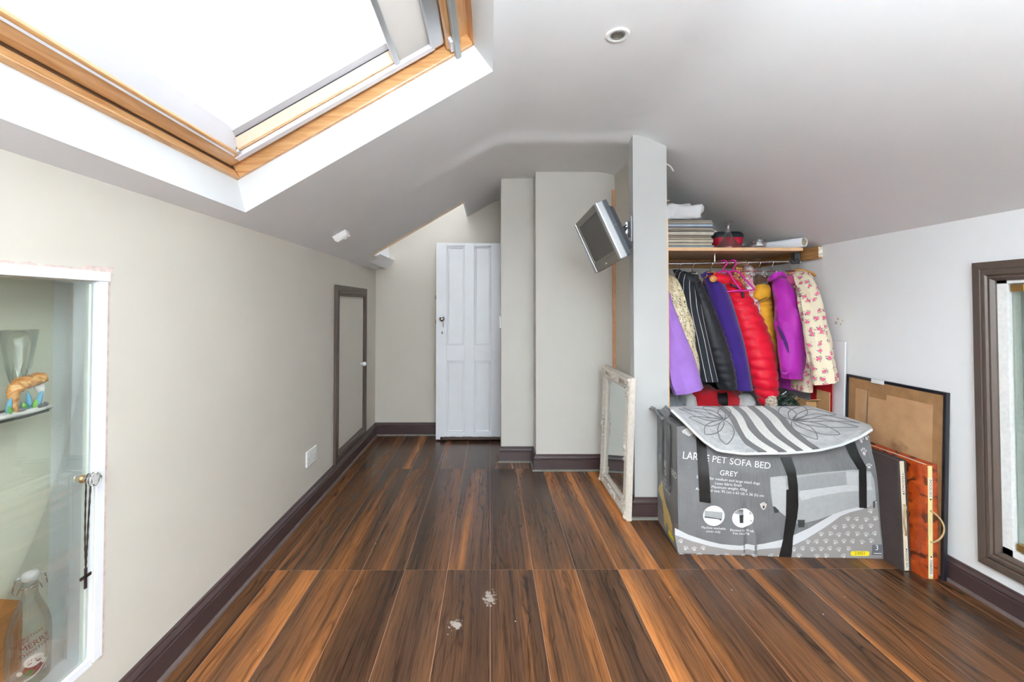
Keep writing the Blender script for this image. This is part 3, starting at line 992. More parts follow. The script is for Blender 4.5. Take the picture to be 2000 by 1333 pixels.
def ornament(cx_, cz_, dx, dz, kind):
    mb = MB()
    if kind == 'corner':
        for k in range(3):
            scroll(mb, (cx_ + dx * (0.022 + 0.030 * k), 0.010, cz_ + dz * 0.030), 0.017 - 0.003 * k, 1.2, PI * 0.5 * dz, dx * dz, 0.006)
            if k:
                scroll(mb, (cx_ + dx * 0.030, 0.010, cz_ + dz * (0.022 + 0.034 * k)), 0.016 - 0.003 * k, 1.2, 0, -dx * dz, 0.006)
        blob(mb, (cx_ + dx * 0.016, 0.010, cz_ + dz * 0.016), (0.014, 0.012, 0.014))
        for k in range(4):
            blob(mb, (cx_ + dx * (0.05 + 0.016 * k), 0.008, cz_ + dz * (0.052 + 0.004 * k)), (0.010, 0.007, 0.007))
            blob(mb, (cx_ + dx * (0.052 + 0.004 * k), 0.008, cz_ + dz * (0.05 + 0.018 * k)), (0.007, 0.007, 0.011))
    else:
        h = kind == 'h'
        for s_ in (-1, 1):
            for k in range(3):
                o = (0.018 + 0.026 * k) * s_
                c = (cx_ + o, 0.010, cz_) if h else (cx_, 0.010, cz_ + o)
                scroll(mb, c, 0.020 - 0.004 * k, 1.15, PI / 2 if h else 0, -s_, 0.006)
                blob(mb, (c[0] + (0.0 if h else dx * 0.016), 0.010, c[2] + (dz * 0.016 if h else 0)), (0.010, 0.008, 0.010))
        blob(mb, (cx_, 0.013, cz_), (0.016, 0.012, 0.016))
    mb.build('carved_ornament', IVO, mir, smooth=True)


for cx_, dx in ((0, 1), (MW, -1)):
    for cz_, dz in ((0, 1), (MH, -1)):
        ornament(cx_, cz_, dx, dz, 'corner')
    ornament(cx_ + dx * 0.040, MH / 2, dx, 0, 'v')
for cz_, dz in ((0, 1), (MH, -1)):
    ornament(MW / 2, cz_ + dz * 0.040, 0, dz, 'h')
bd = MB()
for cx_, s_ in ((0.009, 1), (MW - 0.009, -1)):
    for k in range(62):
        z = 0.02 + (MH - 0.04) * k / 61
        bd.obox((cx_, 0.007, z), (0.0035, 0, 0), (0, 0.003, 0), (0, 0, 0.004))
bd.build('bead_moulding', IVO, mir, kind='stuff')

# ================================================================== DISPLAY CASE IN THE LEFT WALL
GCAB = glass_mat('case_glass', (0.975, 0.985, 0.97), 0.05, 0.01, 0.45)
gd = thing('cabinet_door', 'clear glass door of the display case in the left wall', 'glass door', (XL - 0.004, 1.20, 0.25))
MB().box(-0.005, 0, -0.88, 0.008, 0.004, 0.985).build('pane', GCAB, gd)
MB().box(-0.0052, 0.0002, 0.0015, 0.0085, 0.004, 0.985).build('polished_edge', pm('pale_glass_edge', (216, 224, 214), 0.15, var=0.04), gd)
CRYS = bpy.data.materials.new('clear_crystal')
n = N(CRYS)
n.col(n.ramp(n.noise(n.coord('Object'), 60, 2), [(0.4, (0.95, 0.92, 0.86)), (0.6, (1, 1, 1))]))
n.b.inputs['Roughness'].default_value = 0.02
n.b.inputs['Transmission Weight'].default_value = 0.9
n.b.inputs['IOR'].default_value = 1.5
MATS['clear_crystal'] = CRYS
kb = MB().lathe([(0.009, 0), (0.009, 0.006), (0.006, 0.009), (0.006, 0.015), (0.015, 0.020), (0.019, 0.030), (0.017, 0.038), (0.010, 0.044), (0, 0.0455)], (0, -0.01, 0.480), 8, (1, 0, 0)).build('knob', CRYS, gd)
MB().lathe([(0.010, 0), (0.010, 0.004), (0.007, 0.007), (0, 0.007)], (0, -0.01, 0.480), 16, (1, 0, 0)).build('knob_collar', BRASS, kb)
# necklace hanging from the knob
nk = thing('necklace', 'dark beaded chain necklace with a small cross hanging from the crystal knob', 'necklace', (XL + 0.010, 1.19, 0.735))
IRON = pm('dark_bead_metal', (58, 46, 44), 0.4, metal=0.5, var=0.2, vscale=90)
for dy, dz in ((-0.008, 0), (0.006, 0.004)):
    pts = arc_pts([(0.002, 0.0, 0.008), (0.004, dy * 0.9, -0.004), (0.002, dy * 0.8, -0.08), (0.0, dy * 0.45, -0.17), (0.0, 0.0, -0.232 + dz)], 6)
    MB().tube(pts, [0.0016 + 0.0008 * (i % 2) for i in range(len(pts))], 6).build('chain', IRON, nk)
cr = MB().box(-0.002, 0.002, -0.0035, 0.0035, -0.285, -0.232)
cr.box(-0.002, 0.002, -0.016, 0.016, -0.258, -0.250)
cr.build('cross', IRON, nk, bevel=0.001)
# glass shelf
GEDGE = pm('dark_glass_edge', (44, 52, 48), 0.15, var=0.1)
gs = thing('glass_shelf', 'glass shelf with a dark polished edge inside the display case', 'shelf', (-1.235, 0.76, 0.906))
pts = [(0, -0.45), (0.108, -0.45), (0.108, 0.36), (0.100, 0.42), (0.075, 0.455), (0.04, 0.468), (0, 0.47)]
MB().prism([(x, y, 0) for x, y in pts], (0, 0, 0.006)).build('pane', glass_mat('shelf_glass', (0.90, 0.94, 0.91), 0.06), gs)
ed = MB()
for a, b_ in zip(pts[1:-1], pts[2:]):
    ed.tube([(a[0], a[1], 0.003), (b_[0], b_[1], 0.003)], 0.0032, 6)
ed.build('polished_edge', GEDGE, gs)
for y in (0.05, 0.40):
    MB().box(0.0, 0.014, y - 0.008, y + 0.008, -0.010, 0.0).build('support_clip', CHROME, gs)


# cut-glass goblets on the shelf
def goblet(loc, label, s=1.0):
    t = thing('cut_glass_goblet', label, 'glass', loc, group='cut glass goblets in the display case')
    prof = [(0.034, 0), (0.034, 0.003), (0.008, 0.010), (0.006, 0.03), (0.007, 0.055), (0.013, 0.068), (0.021, 0.10), (0.028, 0.135), (0.0345, 0.175), (0.040, 0.222)]
    prof = [(r * s, h * s) for r, h in prof]
    inner = [(r - 0.002, h) for r, h in prof[:4:-1]] + [(0, 0.068 * s)]
    fl = lambda k, h: 1 + (0.03 * math.sin(k * 2 * PI / 5 + h * 60) if 0.06 * s < h < 0.15 * s else 0)
    MB().lathe(prof + inner, n=30, fl=fl).build('bowl', glass_mat('goblet_glass', (0.965, 0.975, 0.97), 0.05, 0.03, 0.35), t, smooth=True)
    for k in range(10):
        a = k * 2 * PI / 10
        pts = [(s * (r + 0.0005) * math.cos(a + h * 6), s * (r + 0.0005) * math.sin(a + h * 6), s * h) for r, h in ((0.0132, 0.068), (0.0175, 0.085), (0.0235, 0.11), (0.0275, 0.132))]
        MB().tube(pts, [0.0004, 0.0016, 0.0014, 0.0003], 5).build('cut_facet', glass_mat('facet_glass', (0.86, 0.88, 0.86), 0.15, 0.05, 0.3), t)
    return t


goblet((-1.197, 1.165, 0.912), 'tall cut glass goblet behind the driftwood ornament, the farther of two', 0.92)
goblet((-1.197, 1.075, 0.912), 'tall cut glass goblet cut off by the left edge of the picture', 0.92)

# driftwood ornament on a white scalloped base
orn = thing('driftwood_ornament', 'amber driftwood ornament with blue and green leaves on a white scalloped base', 'ornament', (-1.147, 1.125, 0.912))
WHTC = pm('glazed_white_resin', (232, 228, 224), 0.3, var=0.05)
AMB = bpy.data.materials.new('amber_driftwood')
n = N(AMB)
v = n.coord('Object', scale=(1, 1, 2.5))
n.col(n.ramp(n.noise(v, 45, 4, 0.6, 1.0), [(0.3, lin((150, 84, 40))), (0.48, lin((214, 148, 84))), (0.62, lin((238, 196, 134))), (0.8, lin((246, 226, 190)))]))
n.b.inputs['Roughness'].default_value = 0.45
n.bump(n.noise(v, 60, 3), 0.5, 0.004)
rim = []
for k in range(48):
    a = 2 * PI * k / 48
    rr = 1 + 0.10 * math.sin(5 * a) + 0.05 * math.sin(9 * a + 1)
    rim.append((0.017 * rr * math.cos(a), 0.070 * rr * math.sin(a)))
MB().loft([[(x, y, 0) for x, y in rim], [(x * 1.02, y * 1.02, 0.005) for x, y in rim], [(x * 0.8, y * 0.8, 0.010 + 0.002 * math.sin(9 * i)) for i, (x, y) in enumerate(rim)]]).build('base', WHTC, orn, smooth=True)


def rocky(mb, path, radii, seed, n_=12):
    P = arc_pts(path, 5)
    R_ = []
    for i in range(len(P)):
        f = i / (len(P) - 1) * (len(radii) - 1)
        k = min(int(f), len(radii) - 2)
        R_.append(lerp(radii[k], radii[k + 1], f - k))
    o = len(mb.v)
    mb.tube(P, R_, n_)
    for i in range(o, len(mb.v)):
        q = Vector(mb.v[i])
        d = noise.noise_vector(q * 60 + Vector((seed, 0, 0))) * 0.006
        mb.v[i] = tuple(q + d)


mb = MB()
rocky(mb, [(0.008, -0.018, 0.008), (0.004, -0.024, 0.04), (0.0, -0.014, 0.066), (-0.002, 0.012, 0.078)], [0.006, 0.010, 0.016, 0.016], 1)
mb.build('stump', AMB, orn, smooth=True)
mb = MB()
rocky(mb, [(-0.002, 0.0, 0.068), (0.0, 0.022, 0.078), (0.0, 0.045, 0.080), (0.002, 0.056, 0.072)], [0.010, 0.015, 0.015, 0.007], 5)
mb.build('branch', AMB, orn, smooth=True)
mb = MB()
rocky(mb, [(0.004, 0.046, 0.01), (0.002, 0.048, 0.035), (0, 0.040, 0.065)], [0.005, 0.006, 0.010], 9, 9)
mb.build('root', WHTC, orn, smooth=True)
for y, x, rz, c_, h in ((-0.040, 0.008, 0.2, (112, 176, 206), 0.040), (0.012, 0.008, -0.1, (96, 164, 200), 0.046), (0.030, 0.008, 0.3, (110, 178, 214), 0.046), (-0.034, 0.010, -0.3, (108, 172, 84), 0.022), (0.020, 0.010, 0.3, (122, 190, 78), 0.024), (0.002, 0.010, -0.4, (112, 178, 88), 0.022)):
    pts = [(x, y + math.sin(rz) * h * q, 0.008 + h * q) for q in (0, 0.35, 0.7, 1)]
    MB().tube(pts, [0.002, 0.0065, 0.005, 0.0006], 6).build('leaf', pm('leaf_%d_%d' % (c_[0], c_[2]), c_, 0.4), orn, smooth=True)
for y, x in ((-0.008, 0.008), (0.036, 0.008), (0.052, 0.004)):
    mb = MB()
    blob(mb, (x, y, 0.013), (0.009, 0.011, 0.006))
    mb.build('pebble', pm('grey_pebble', (118, 118, 120), 0.4, var=0.2, vscale=60), orn, smooth=True)

# swing-top bottle with printed lettering
bt = thing('swing_top_bottle', 'clear swing top bottle with red festive lettering on the display case floor', 'bottle', (-1.148, 1.156, 0.249))
BG = glass_mat('bottle_glass', (0.955, 0.96, 0.94), 0.05, 0.02, 0.5)
bp = [(0.0, 0.002), (0.037, 0.0), (0.041, 0.006), (0.042, 0.06), (0.042, 0.115), (0.040, 0.135), (0.034, 0.160), (0.024, 0.185), (0.0165, 0.205), (0.0145, 0.222), (0.0165, 0.226), (0.0165, 0.234), (0.0145, 0.238), (0.0145, 0.244)]
MB().lathe(bp, n=36).build('body', BG, bt, smooth=True)
cap_ = MB().lathe([(0.012, 0.243), (0.016, 0.246), (0.017, 0.256), (0.014, 0.264), (0, 0.267)], n=24).build('stopper', pm('white_ceramic', (240, 240, 238), 0.25, var=0.02), bt, smooth=True)
for s_ in (-1, 1):
    d_ = Vector((0.707, 0.707, 0)) * s_
    MB().tube([d_ * 0.017 + Vector((0, 0, 0.256)), d_ * 0.026 + Vector((0, 0, 0.252)), d_ * 0.031 + Vector((0, 0, 0.225)), d_ * 0.024 + Vector((0, 0, 0.214)), d_ * 0.017 + Vector((0, 0, 0.230))], 0.0018, 6).build('bail_wire', CHROME, bt)
MB().lathe([(0.0172, 0.228), (0.0185, 0.229), (0.0185, 0.232), (0.0172, 0.233)], n=24).build('neck_ring', CHROME, bt)
RED = pm('print_red', (138, 34, 44), 0.5)
f0 = math.atan2(-1.0, 1.0)


def on_bottle(x, z, r=0.0424):
    a = f0 + x / r
    return (r * math.cos(a), r * math.sin(a), z)


def bottle_text(s_, size, x, z, tilt, nme='lettering', r=0.0424):
    vs, fs = text_mesh(s_, size)
    ct, st = math.cos(tilt), math.sin(tilt)
    MB().add([on_bottle(x + a * ct - b_ * st, z + a * st + b_ * ct, r) for a, b_ in vs], fs).build(nme, RED, bt, recalc=False)


bottle_text('MERRY', 0.019, 0.012, 0.104, 0.28)
bottle_text('CHRISTMAS', 0.0125, 0.014, 0.088, 0.28)
bottle_text('HAPPY', 0.012, -0.016, 0.110, 0.30)
bottle_text('CHRISTMAS', 0.010, 0.0, 0.124, 0.28)


def bottle_patch(x, z, rx, rz, mat, nme, r=0.0425, seg=20):
    c = on_bottle(x, z, r)
    MB().add([c] + [on_bottle(x + rx * math.cos(2 * PI * k / seg), z + rz * math.sin(2 * PI * k / seg), r) for k in range(seg)], [(0, 1 + k, 1 + (k + 1) % seg) for k in range(seg)]).build(nme, mat, bt, recalc=False)


WP = pm('print_white', (240, 238, 234), 0.5)
bottle_patch(0.012, 0.045, 0.022, 0.016, RED, 'printed_disc', 0.0424)
bottle_patch(0.010, 0.063, 0.019, 0.014, WP, 'printed_disc', 0.0426)
bottle_patch(0.028, 0.052, 0.005, 0.006, WP, 'printed_disc', 0.0426)
bottle_patch(-0.016, 0.042, 0.0055, 0.0055, WP, 'printed_disc', 0.0426)
bottle_patch(0.002, 0.038, 0.009, 0.007, pm('print_green', (66, 112, 62), 0.5), 'printed_leaf', 0.0428)
for dx in (-0.004, 0.003):
    bottle_patch(0.009 + dx, 0.066, 0.0012, 0.0015, RED, 'printed_dot', 0.0428, 8)
swp = MB()
for i in range(14):
    a, b_ = i / 14, (i + 1) / 14
    q = lambda t_, o: on_bottle(-0.008 + 0.046 * t_, 0.020 + o + 0.030 * t_ * t_, 0.0426)
    swp.add([q(a, 0), q(b_, 0), q(b_, 0.005), q(a, 0.005)], [(0, 1, 2, 3)])
swp.build('printed_stroke', WP, bt, recalc=False)

# wooden box beside it
TAN = pm('orange_stained_wood', (190, 128, 66), 0.5, var=0.15, vscale=18, bump=0.1, bscale=50, stretch=(1, 0.3, 1))
wb = thing('wooden_box', 'orange stained wooden box with grooved boards on the display case floor', 'box', (-1.214, 0.95, 0.249))
MB().prism([(-0.019, -0.25, 0.0), (-0.019, 0.24, 0.0), (-0.019, 0.24, 0.172), (-0.019, 0.16, 0.228), (-0.019, -0.25, 0.40)], (0.034, 0, 0)).build('body', TAN, wb, bevel=0.003)
for k in range(4):
    MB().box(0.0145, 0.018, -0.248, 0.238, 0.004 + 0.042 * k, 0.042 + 0.042 * k).build('board', TAN, wb, bevel=0.002)
MB().obox((-0.001, -0.04, 0.318), (0.020, 0, 0), (0, 0.205, -0.086), (0, 0.0012, 0.003)).build('lid', TAN, wb, bevel=0.002)
# ================================================================== CLOSET: boards, rail, things on the shelf
BEECH = pm('beech_laminate', (196, 160, 122), 0.45, var=0.08, vscale=8, stretch=(0.3, 4, 4))
BEECHE = pm('beech_edge', (222, 180, 138), 0.5, var=0.06, vscale=30)
PLANK = bpy.data.materials.new('brown_pine_batten')
n = N(PLANK)
g1 = n.noise(n.coord('Object', scale=(2, 2, 25)), 4, 3, 0.6, 0.5)
n.col(n.ramp(g1, [(0.3, lin((132, 92, 52))), (0.6, lin((172, 128, 78))), (0.75, lin((196, 158, 110)))]))
n.b.inputs['Roughness'].default_value = 0.55
cp = thing('closet_side_panel', 'beech laminate upright board on the right side of the white partition', 'board', (1.005, 2.57, 0))
MB().box(-0.0065, 0.0065, 0.002, 0.715, 0, 1.675).build('board', BEECH, cp)
MB().box(-0.0065, 0.0065, 0, 0.002, 0, 1.675).build('edge_band', BEECHE, cp)
shf = thing('closet_shelf', 'beech laminate shelf above the clothes rail', 'shelf', (1.45, 2.74, 1.513))
MB().box(-0.437, 0.445, 0.002, 0.546, 0, 0.019).build('board', BEECH, shf)
MB().box(-0.437, 0.445, 0, 0.002, 0, 0.019).build('edge_band', BEECHE, shf)
bt_ = tag(MB().box(1.957, 1.981, 2.697, 3.285, 1.462, 1.536).build('shelf_batten', PLANK, bevel=0.002), 'brown timber batten on the right wall with a chipped painted end beside the shelf', 'batten')
MB().box(1.9572, 1.9812, 2.6945, 2.6985, 1.472, 1.530).build('painted_end', pm('chipped_paint_end', (216, 206, 190), 0.7, var=0.5, vscale=90), bt_)
tag(MB().box(1.012, 1.956, 3.262, 3.287, 1.452, 1.511).build('shelf_batten', PLANK, bevel=0.002), 'brown timber batten under the back of the shelf behind the clothes', 'batten')
RY = lambda x: lerp(2.90, 2.84, (x - 1.012) / 0.92)
RZ = lambda x: lerp(1.446, 1.458, (x - 1.012) / 0.92)
rl = thing('clothes_rail', 'thin chrome clothes rail under the beech shelf', 'rail', (0, 0, 0))
MB().tube([(1.012, RY(1.012), RZ(1.012)), (1.935, RY(1.935), RZ(1.935))], 0.008, 12).build('rod', CHROME, rl, smooth=True, angle=50)
MB().box(1.900, 1.935, RY(1.92) - 0.02, RY(1.92) + 0.02, RZ(1.92) - 0.016, 1.512).build('end_bracket', TVB, rl, bevel=0.004)
MB().tube(arc_pts([(1.88, RY(1.9) - 0.012, RZ(1.9) + 0.01), (1.90, RY(1.9) - 0.018, RZ(1.9) - 0.012), (1.915, RY(1.9) - 0.02, RZ(1.9) + 0.014), (1.93, RY(1.9) - 0.016, RZ(1.9) - 0.006)], 4), 0.008, 7).build('tape_wrap', pm('black_tape_wrap', (38, 38, 42), 0.6), rl, smooth=True)
hk = at(1392, 505, 2.90)
MB().tube([(hk.x, RY(hk.x), RZ(hk.x) - 0.008), (hk.x, RY(hk.x), 1.513)], 0.003, 6).build('centre_hanger', CHROME, rl)
MB().box(hk.x - 0.004, hk.x + 0.012, RY(hk.x) - 0.006, RY(hk.x) + 0.006, 1.508, 1.5135).build('screw_plate', CHROME, rl)

# ---- stack of record sleeves / magazines
STK = [((176, 186, 170), 'pale green'), ((66, 90, 120), 'slate blue'), ((190, 178, 152), 'cream'), ((84, 66, 52), 'brown'), ((206, 196, 178), 'ivory'), ((112, 98, 84), 'taupe'), ((178, 160, 126), 'straw'), ((70, 50, 48), 'dark maroon'), ((150, 138, 122), 'stone'), ((206, 200, 190), 'off-white'), ((110, 98, 84), 'drab'), ((72, 60, 54), 'umber'), ((140, 124, 102), 'sand'), ((48, 60, 96), 'navy'), ((170, 190, 214), 'ice blue'), ((84, 88, 100), 'grey'), ((140, 124, 106), 'beige'), ((96, 82, 72), 'fawn')]
ORD = ['lowest', 'second', 'third', 'fourth', 'fifth', 'sixth', 'seventh', 'eighth', 'ninth', 'tenth', 'eleventh', 'twelfth', 'thirteenth', 'fourteenth', 'fifteenth', 'sixteenth', 'seventeenth', 'topmost']
z = 1.5322
PAGE = pm('page_edges', (214, 206, 190), 0.8, var=0.15, vscale=200, stretch=(0.02, 0.02, 1))
rs = random.Random(5)
tot = 0.172
for i, (c_, nm) in enumerate(STK):
    h = tot / len(STK) * (0.8 + 0.4 * ((i * 7) % 5) / 4)
    dx, dy = rs.uniform(-0.008, 0.010), rs.uniform(-0.004, 0.008)
    if i in (15, 16):
        dx += 0.010
    t = thing('magazine', nm + ' magazine in the shelf stack, ' + (ORD[i] if i in (0, 17) else ORD[i] + ' from the bottom'), 'magazine', (1.208 + dx, 2.90 + dy, z), (0, 0, rs.uniform(-0.03, 0.03)), group='magazines stacked on the shelf')
    m_ = pm('cover_' + nm.replace(' ', '_'), c_, 0.4, var=0.15, vscale=14)
    MB().box(-0.148, 0.150, -0.135, 0.15, h * 0.34, h * 0.66).build('pages', PAGE, t)
    MB().box(-0.152, 0.152, -0.14, 0.15, 0, h * 0.34).build('cover', m_, t)
    MB().box(-0.152, 0.152, -0.14, 0.15, h * 0.66, h * 0.985).build('cover', m_, t)
    z += h
ZST = z
# ---- white bedding in a clear bag on top of the stack
bg_ = thing('bagged_linen', 'crumpled white linen in a clear plastic bag on top of the magazine stack', 'bag', (1.205, 2.90, ZST + 0.002))


def pillow(mb, c, r, seed, amp, n1=36, n2=18, sq=0.45):
    c = Vector(c)

    def f(u, v):
        a, b_ = 2 * PI * u, PI * (v - 0.5)
        p = lambda q: math.copysign(abs(q) ** sq, q)
        d = Vector((p(math.cos(a)) * p(math.cos(b_)), p(math.sin(a)) * p(math.cos(b_)), p(math.sin(b_))))
        q = Vector((d.x * r[0], d.y * r[1], d.z * r[2]))
        k = noise.fractal(q * 18 + Vector((seed, seed, 0)), 1.0, 2.0, 3) * amp
        return c + q * (1 + k)
    mb.grid(f, n1, n2)


LINEN = pm('white_linen', (236, 236, 238), 0.8, var=0.04, bump=0.2, bscale=30)
mb = MB()
pillow(mb, (-0.01, 0, 0.055), (0.140, 0.125, 0.050), 3, 0.22, 60, 30)
mb.build('linen', LINEN, bg_, smooth=True)
mb = MB()
pillow(mb, (0.0, 0, 0.056), (0.155, 0.135, 0.055), 8, 0.10, 30, 14)
mb.build('plastic_film', glass_mat('plastic_film', (0.985, 0.985, 0.985), 0.05, 0.2, 0.15), bg_, smooth=False)
tag(MB().box(1.03, 1.10, 2.77, 2.93, ZST + 0.118, ZST + 0.124).build('wood_offcut', BEECHE, bevel=0.001), 'thin strip of pale wood lying on the bagged linen', 'wood strip')

# ---- red bag with a black top
rb_ = thing('red_bag', 'red bag with a black zipped top behind the decanter', 'bag', (1.60, 3.06, 1.5325))
RINGS = []
for h, a, b_ in ((0, 0.075, 0.05), (0.03, 0.085, 0.06), (0.07, 0.092, 0.062), (0.105, 0.096, 0.06)):
    RINGS.append([(a * math.copysign(abs(math.cos(2 * PI * k / 24)) ** 0.6, math.cos(2 * PI * k / 24)), b_ * math.copysign(abs(math.sin(2 * PI * k / 24)) ** 0.6, math.sin(2 * PI * k / 24)), h) for k in range(24)])
MB().loft(RINGS).build('body', pm('crimson_fabric', (190, 20, 52), 0.6, bump=0.2), rb_, smooth=True, angle=60)
MB().loft([[(x * 1.03, y * 1.03, 0.103) for x, y, _ in RINGS[3]], [(x * 1.04, y * 1.04, 0.125) for x, y, _ in RINGS[3]], [(x * 0.9, y * 0.8, 0.142) for x, y, _ in RINGS[3]]]).build('zip_top', pm('black_nylon', (34, 40, 44), 0.6), rb_, smooth=True, angle=50)
# ---- ship's decanter
CLEAR = glass_mat('decanter_glass', (0.975, 0.975, 0.98), 0.07, 0.03, 0.45)
dc = thing('glass_decanter', 'clear broad based glass decanter with a tall neck on the shelf', 'decanter', (1.511, 2.87, 1.5325))
prof = [(0.0, 0.004), (0.095, 0.0), (0.103, 0.006), (0.100, 0.012), (0.080, 0.024), (0.058, 0.042), (0.038, 0.066), (0.024, 0.09), (0.0165, 0.112), (0.0155, 0.145), (0.0145, 0.165), (0.020, 0.172), (0.029, 0.178), (0.029, 0.182), (0.018, 0.184), (0.011, 0.178), (0.012, 0.12), (0.020, 0.088), (0.034, 0.062), (0.054, 0.038), (0.076, 0.020), (0.09, 0.010), (0, 0.010)]
MB().lathe(prof, n=40).build('body', CLEAR, dc, smooth=True)
for k in range(3):
    MB().lathe([(0.0155, 0.118 + 0.014 * k), (0.0185, 0.122 + 0.014 * k), (0.0155, 0.126 + 0.014 * k)], n=24).build('neck_ring', CLEAR, dc, smooth=True)
# ---- crystal bits
cb_ = thing('crystal_bowl', 'small cut crystal bowl between the decanter and the candle holder', 'bowl', (1.70, 3.02, 1.5325))
MB().lathe([(0.022, 0), (0.024, 0.004), (0.014, 0.012), (0.030, 0.03), (0.040, 0.05), (0.043, 0.066), (0.040, 0.066), (0.036, 0.05), (0.024, 0.03), (0, 0.02)], n=16).build('bowl', CLEAR, cb_)
MB().lathe([(0.010, 0.022), (0.022, 0.040), (0.014, 0.062), (0.009, 0.076), (0, 0.08)], n=10).build('stopper', CLEAR, cb_)
ch = thing('candle_holder', 'faceted glass tealight holder with a white candle beside the paper roll', 'candle holder', (1.681, 2.83, 1.5325))
MB().lathe([(0.030, 0), (0.034, 0.004), (0.040, 0.02), (0.042, 0.04), (0.038, 0.058), (0.034, 0.060), (0.036, 0.04), (0.034, 0.022), (0, 0.018)], n=10).build('cup', CLEAR, ch)
MB().lathe([(0.024, 0.019), (0.024, 0.030), (0, 0.031)], n=18).build('candle', pm('white_wax', (240, 238, 232), 0.5), ch)
MB().lathe([(0.016, 0.05), (0.018, 0.06), (0.012, 0.078), (0, 0.08)], n=12).build('crystal_knob', CLEAR, ch)
# ---- roll of paper
pr = thing('paper_roll', 'rolled white paper lying at the right end of the shelf', 'paper roll')
a0, a1 = Vector((1.878, 2.70, 1.5605)), Vector((1.69, 3.16, 1.5605))
axv = (a1 - a0).normalized()
ux = axv.cross(Vector((0, 0, 1))).normalized()
PAPER = pm('white_paper', (232, 234, 240), 0.7, var=0.02)
PAPERB = pm('paper_roll_end', (178, 166, 140), 0.8, var=0.3, vscale=60)


def spiral(r0, r1, turns, nseg, l0, l1, mat, nme):
    mb = MB()
    for i in range(nseg):
        q = []
        for k in (i, i + 1):
            a = 2 * PI * turns * k / nseg
            r_ = lerp(r0, r1, k / nseg)
            o = ux * math.cos(a) * r_ + Vector((0, 0, 1)) * math.sin(a) * r_
            q.append((a0 + axv * l0 + o, a0 + axv * l1 + o))
        mb.add([q[0][0], q[1][0], q[1][1], q[0][1]], [(0, 1, 2, 3)])
    mb.build(nme, mat, pr, smooth=True, recalc=False, solid=0.0008)


spiral(0.0275, 0.0265, 1.02, 40, 0, 0.48, PAPER, 'outer_sheet')
spiral(0.0255, 0.012, 3.2, 90, 0.004, 0.46, PAPERB, 'inner_layers')

# ================================================================== CLOTHES
HOOKM = CHROME


def hanger(px, tilt, label, kind='wire', mat=None, py=None, droop=0.02, half=0.045, ang=None, colour=None):
    """hook over the rail + shoulder arms running front to back"""
    X = None
    p = at(px, 513, 2.87)
    X = p.x
    t = thing('clothes_hanger', label, 'hanger', (X, RY(X), RZ(X)), group='hangers on the clothes rail')
    hm = colour or HOOKM
    c, s_ = math.cos(tilt), math.sin(tilt)
    f = lambda u, h: Vector((s_ * -u, -c * u, h))
    R0 = 0.016 if kind != 'plastic' else 0.02
    pts = [f(R0 * math.cos(a) + 0.0, R0 * math.sin(a) - 0.004) for a in [PI * (1.15 - 0.12 * k) for k in range(12)]]
    pts += [f(0.012, -0.018), f(0.002, -0.032), f(0, -0.060)]
    MB().tube(pts, 0.0022 if kind != 'plastic' else 0.005, 7).build('hook', hm, t, smooth=True)
    am = mat or hm
    pts = [f(-half, -0.075 - droop), f(-half * 0.55, -0.072 - droop * 0.35), f(-0.03, -0.060), f(0.03, -0.060), f(half * 0.55, -0.072 - droop * 0.35), f(half, -0.075 - droop)]
    MB().tube(arc_pts(pts, 4), 0.0035 if kind == 'wire' else (0.006 if kind == 'plastic' else 0.010), 8).build('arm', am, t, smooth=True)
    if kind in ('plastic',):
        MB().tube([pts[0], f(0, -0.085 - droop), pts[-1]], 0.005, 7).build('trouser_bar', am, t, smooth=True)
    return t


WOODH = pm('varnished_hanger_wood', (196, 142, 76), 0.35, var=0.1, vscale=30)
PINKP = pm('magenta_plastic', (206, 36, 150), 0.35, var=0.05)
BLKP = pm('black_plastic', (30, 30, 34), 0.4)
hanger(1328, -0.55, 'wire hanger holding the black pinstripe jacket')
hanger(1353, -0.55, 'wire hanger holding the black quilted coat')
redh = hanger(1388, -0.55, 'wooden hanger holding the red quilted coat', 'wire', WOODH, half=0.04, droop=0.02)
hanger(1413, -0.75, 'magenta plastic hanger on the rail left of its twin', 'plastic', PINKP, colour=PINKP, half=0.10, droop=0.10)
hanger(1431, -0.60, 'magenta plastic hanger on the rail right of its twin', 'plastic', PINKP, colour=PINKP, half=0.13, droop=0.10)
hanger(1455, -0.5, 'wire hanger holding the white floral blouse')
hanger(1478, -0.5, 'wire hanger holding the mustard quilted coat')
hanger(1502, -0.5, 'wire hanger holding the magenta jacket')
hanger(1538, -0.45, 'wire hanger holding the cream rose print jacket')
hanger(1552, -0.62, 'wooden hanger at the right end of the rail', 'wood', WOODH, half=0.19, droop=0.07)


def gattr(o, gc):
    at_ = o.data.attributes.new('gc', 'FLOAT_VECTOR', 'POINT')
    for i, g in enumerate(gc):
        at_.data[i].vector = g


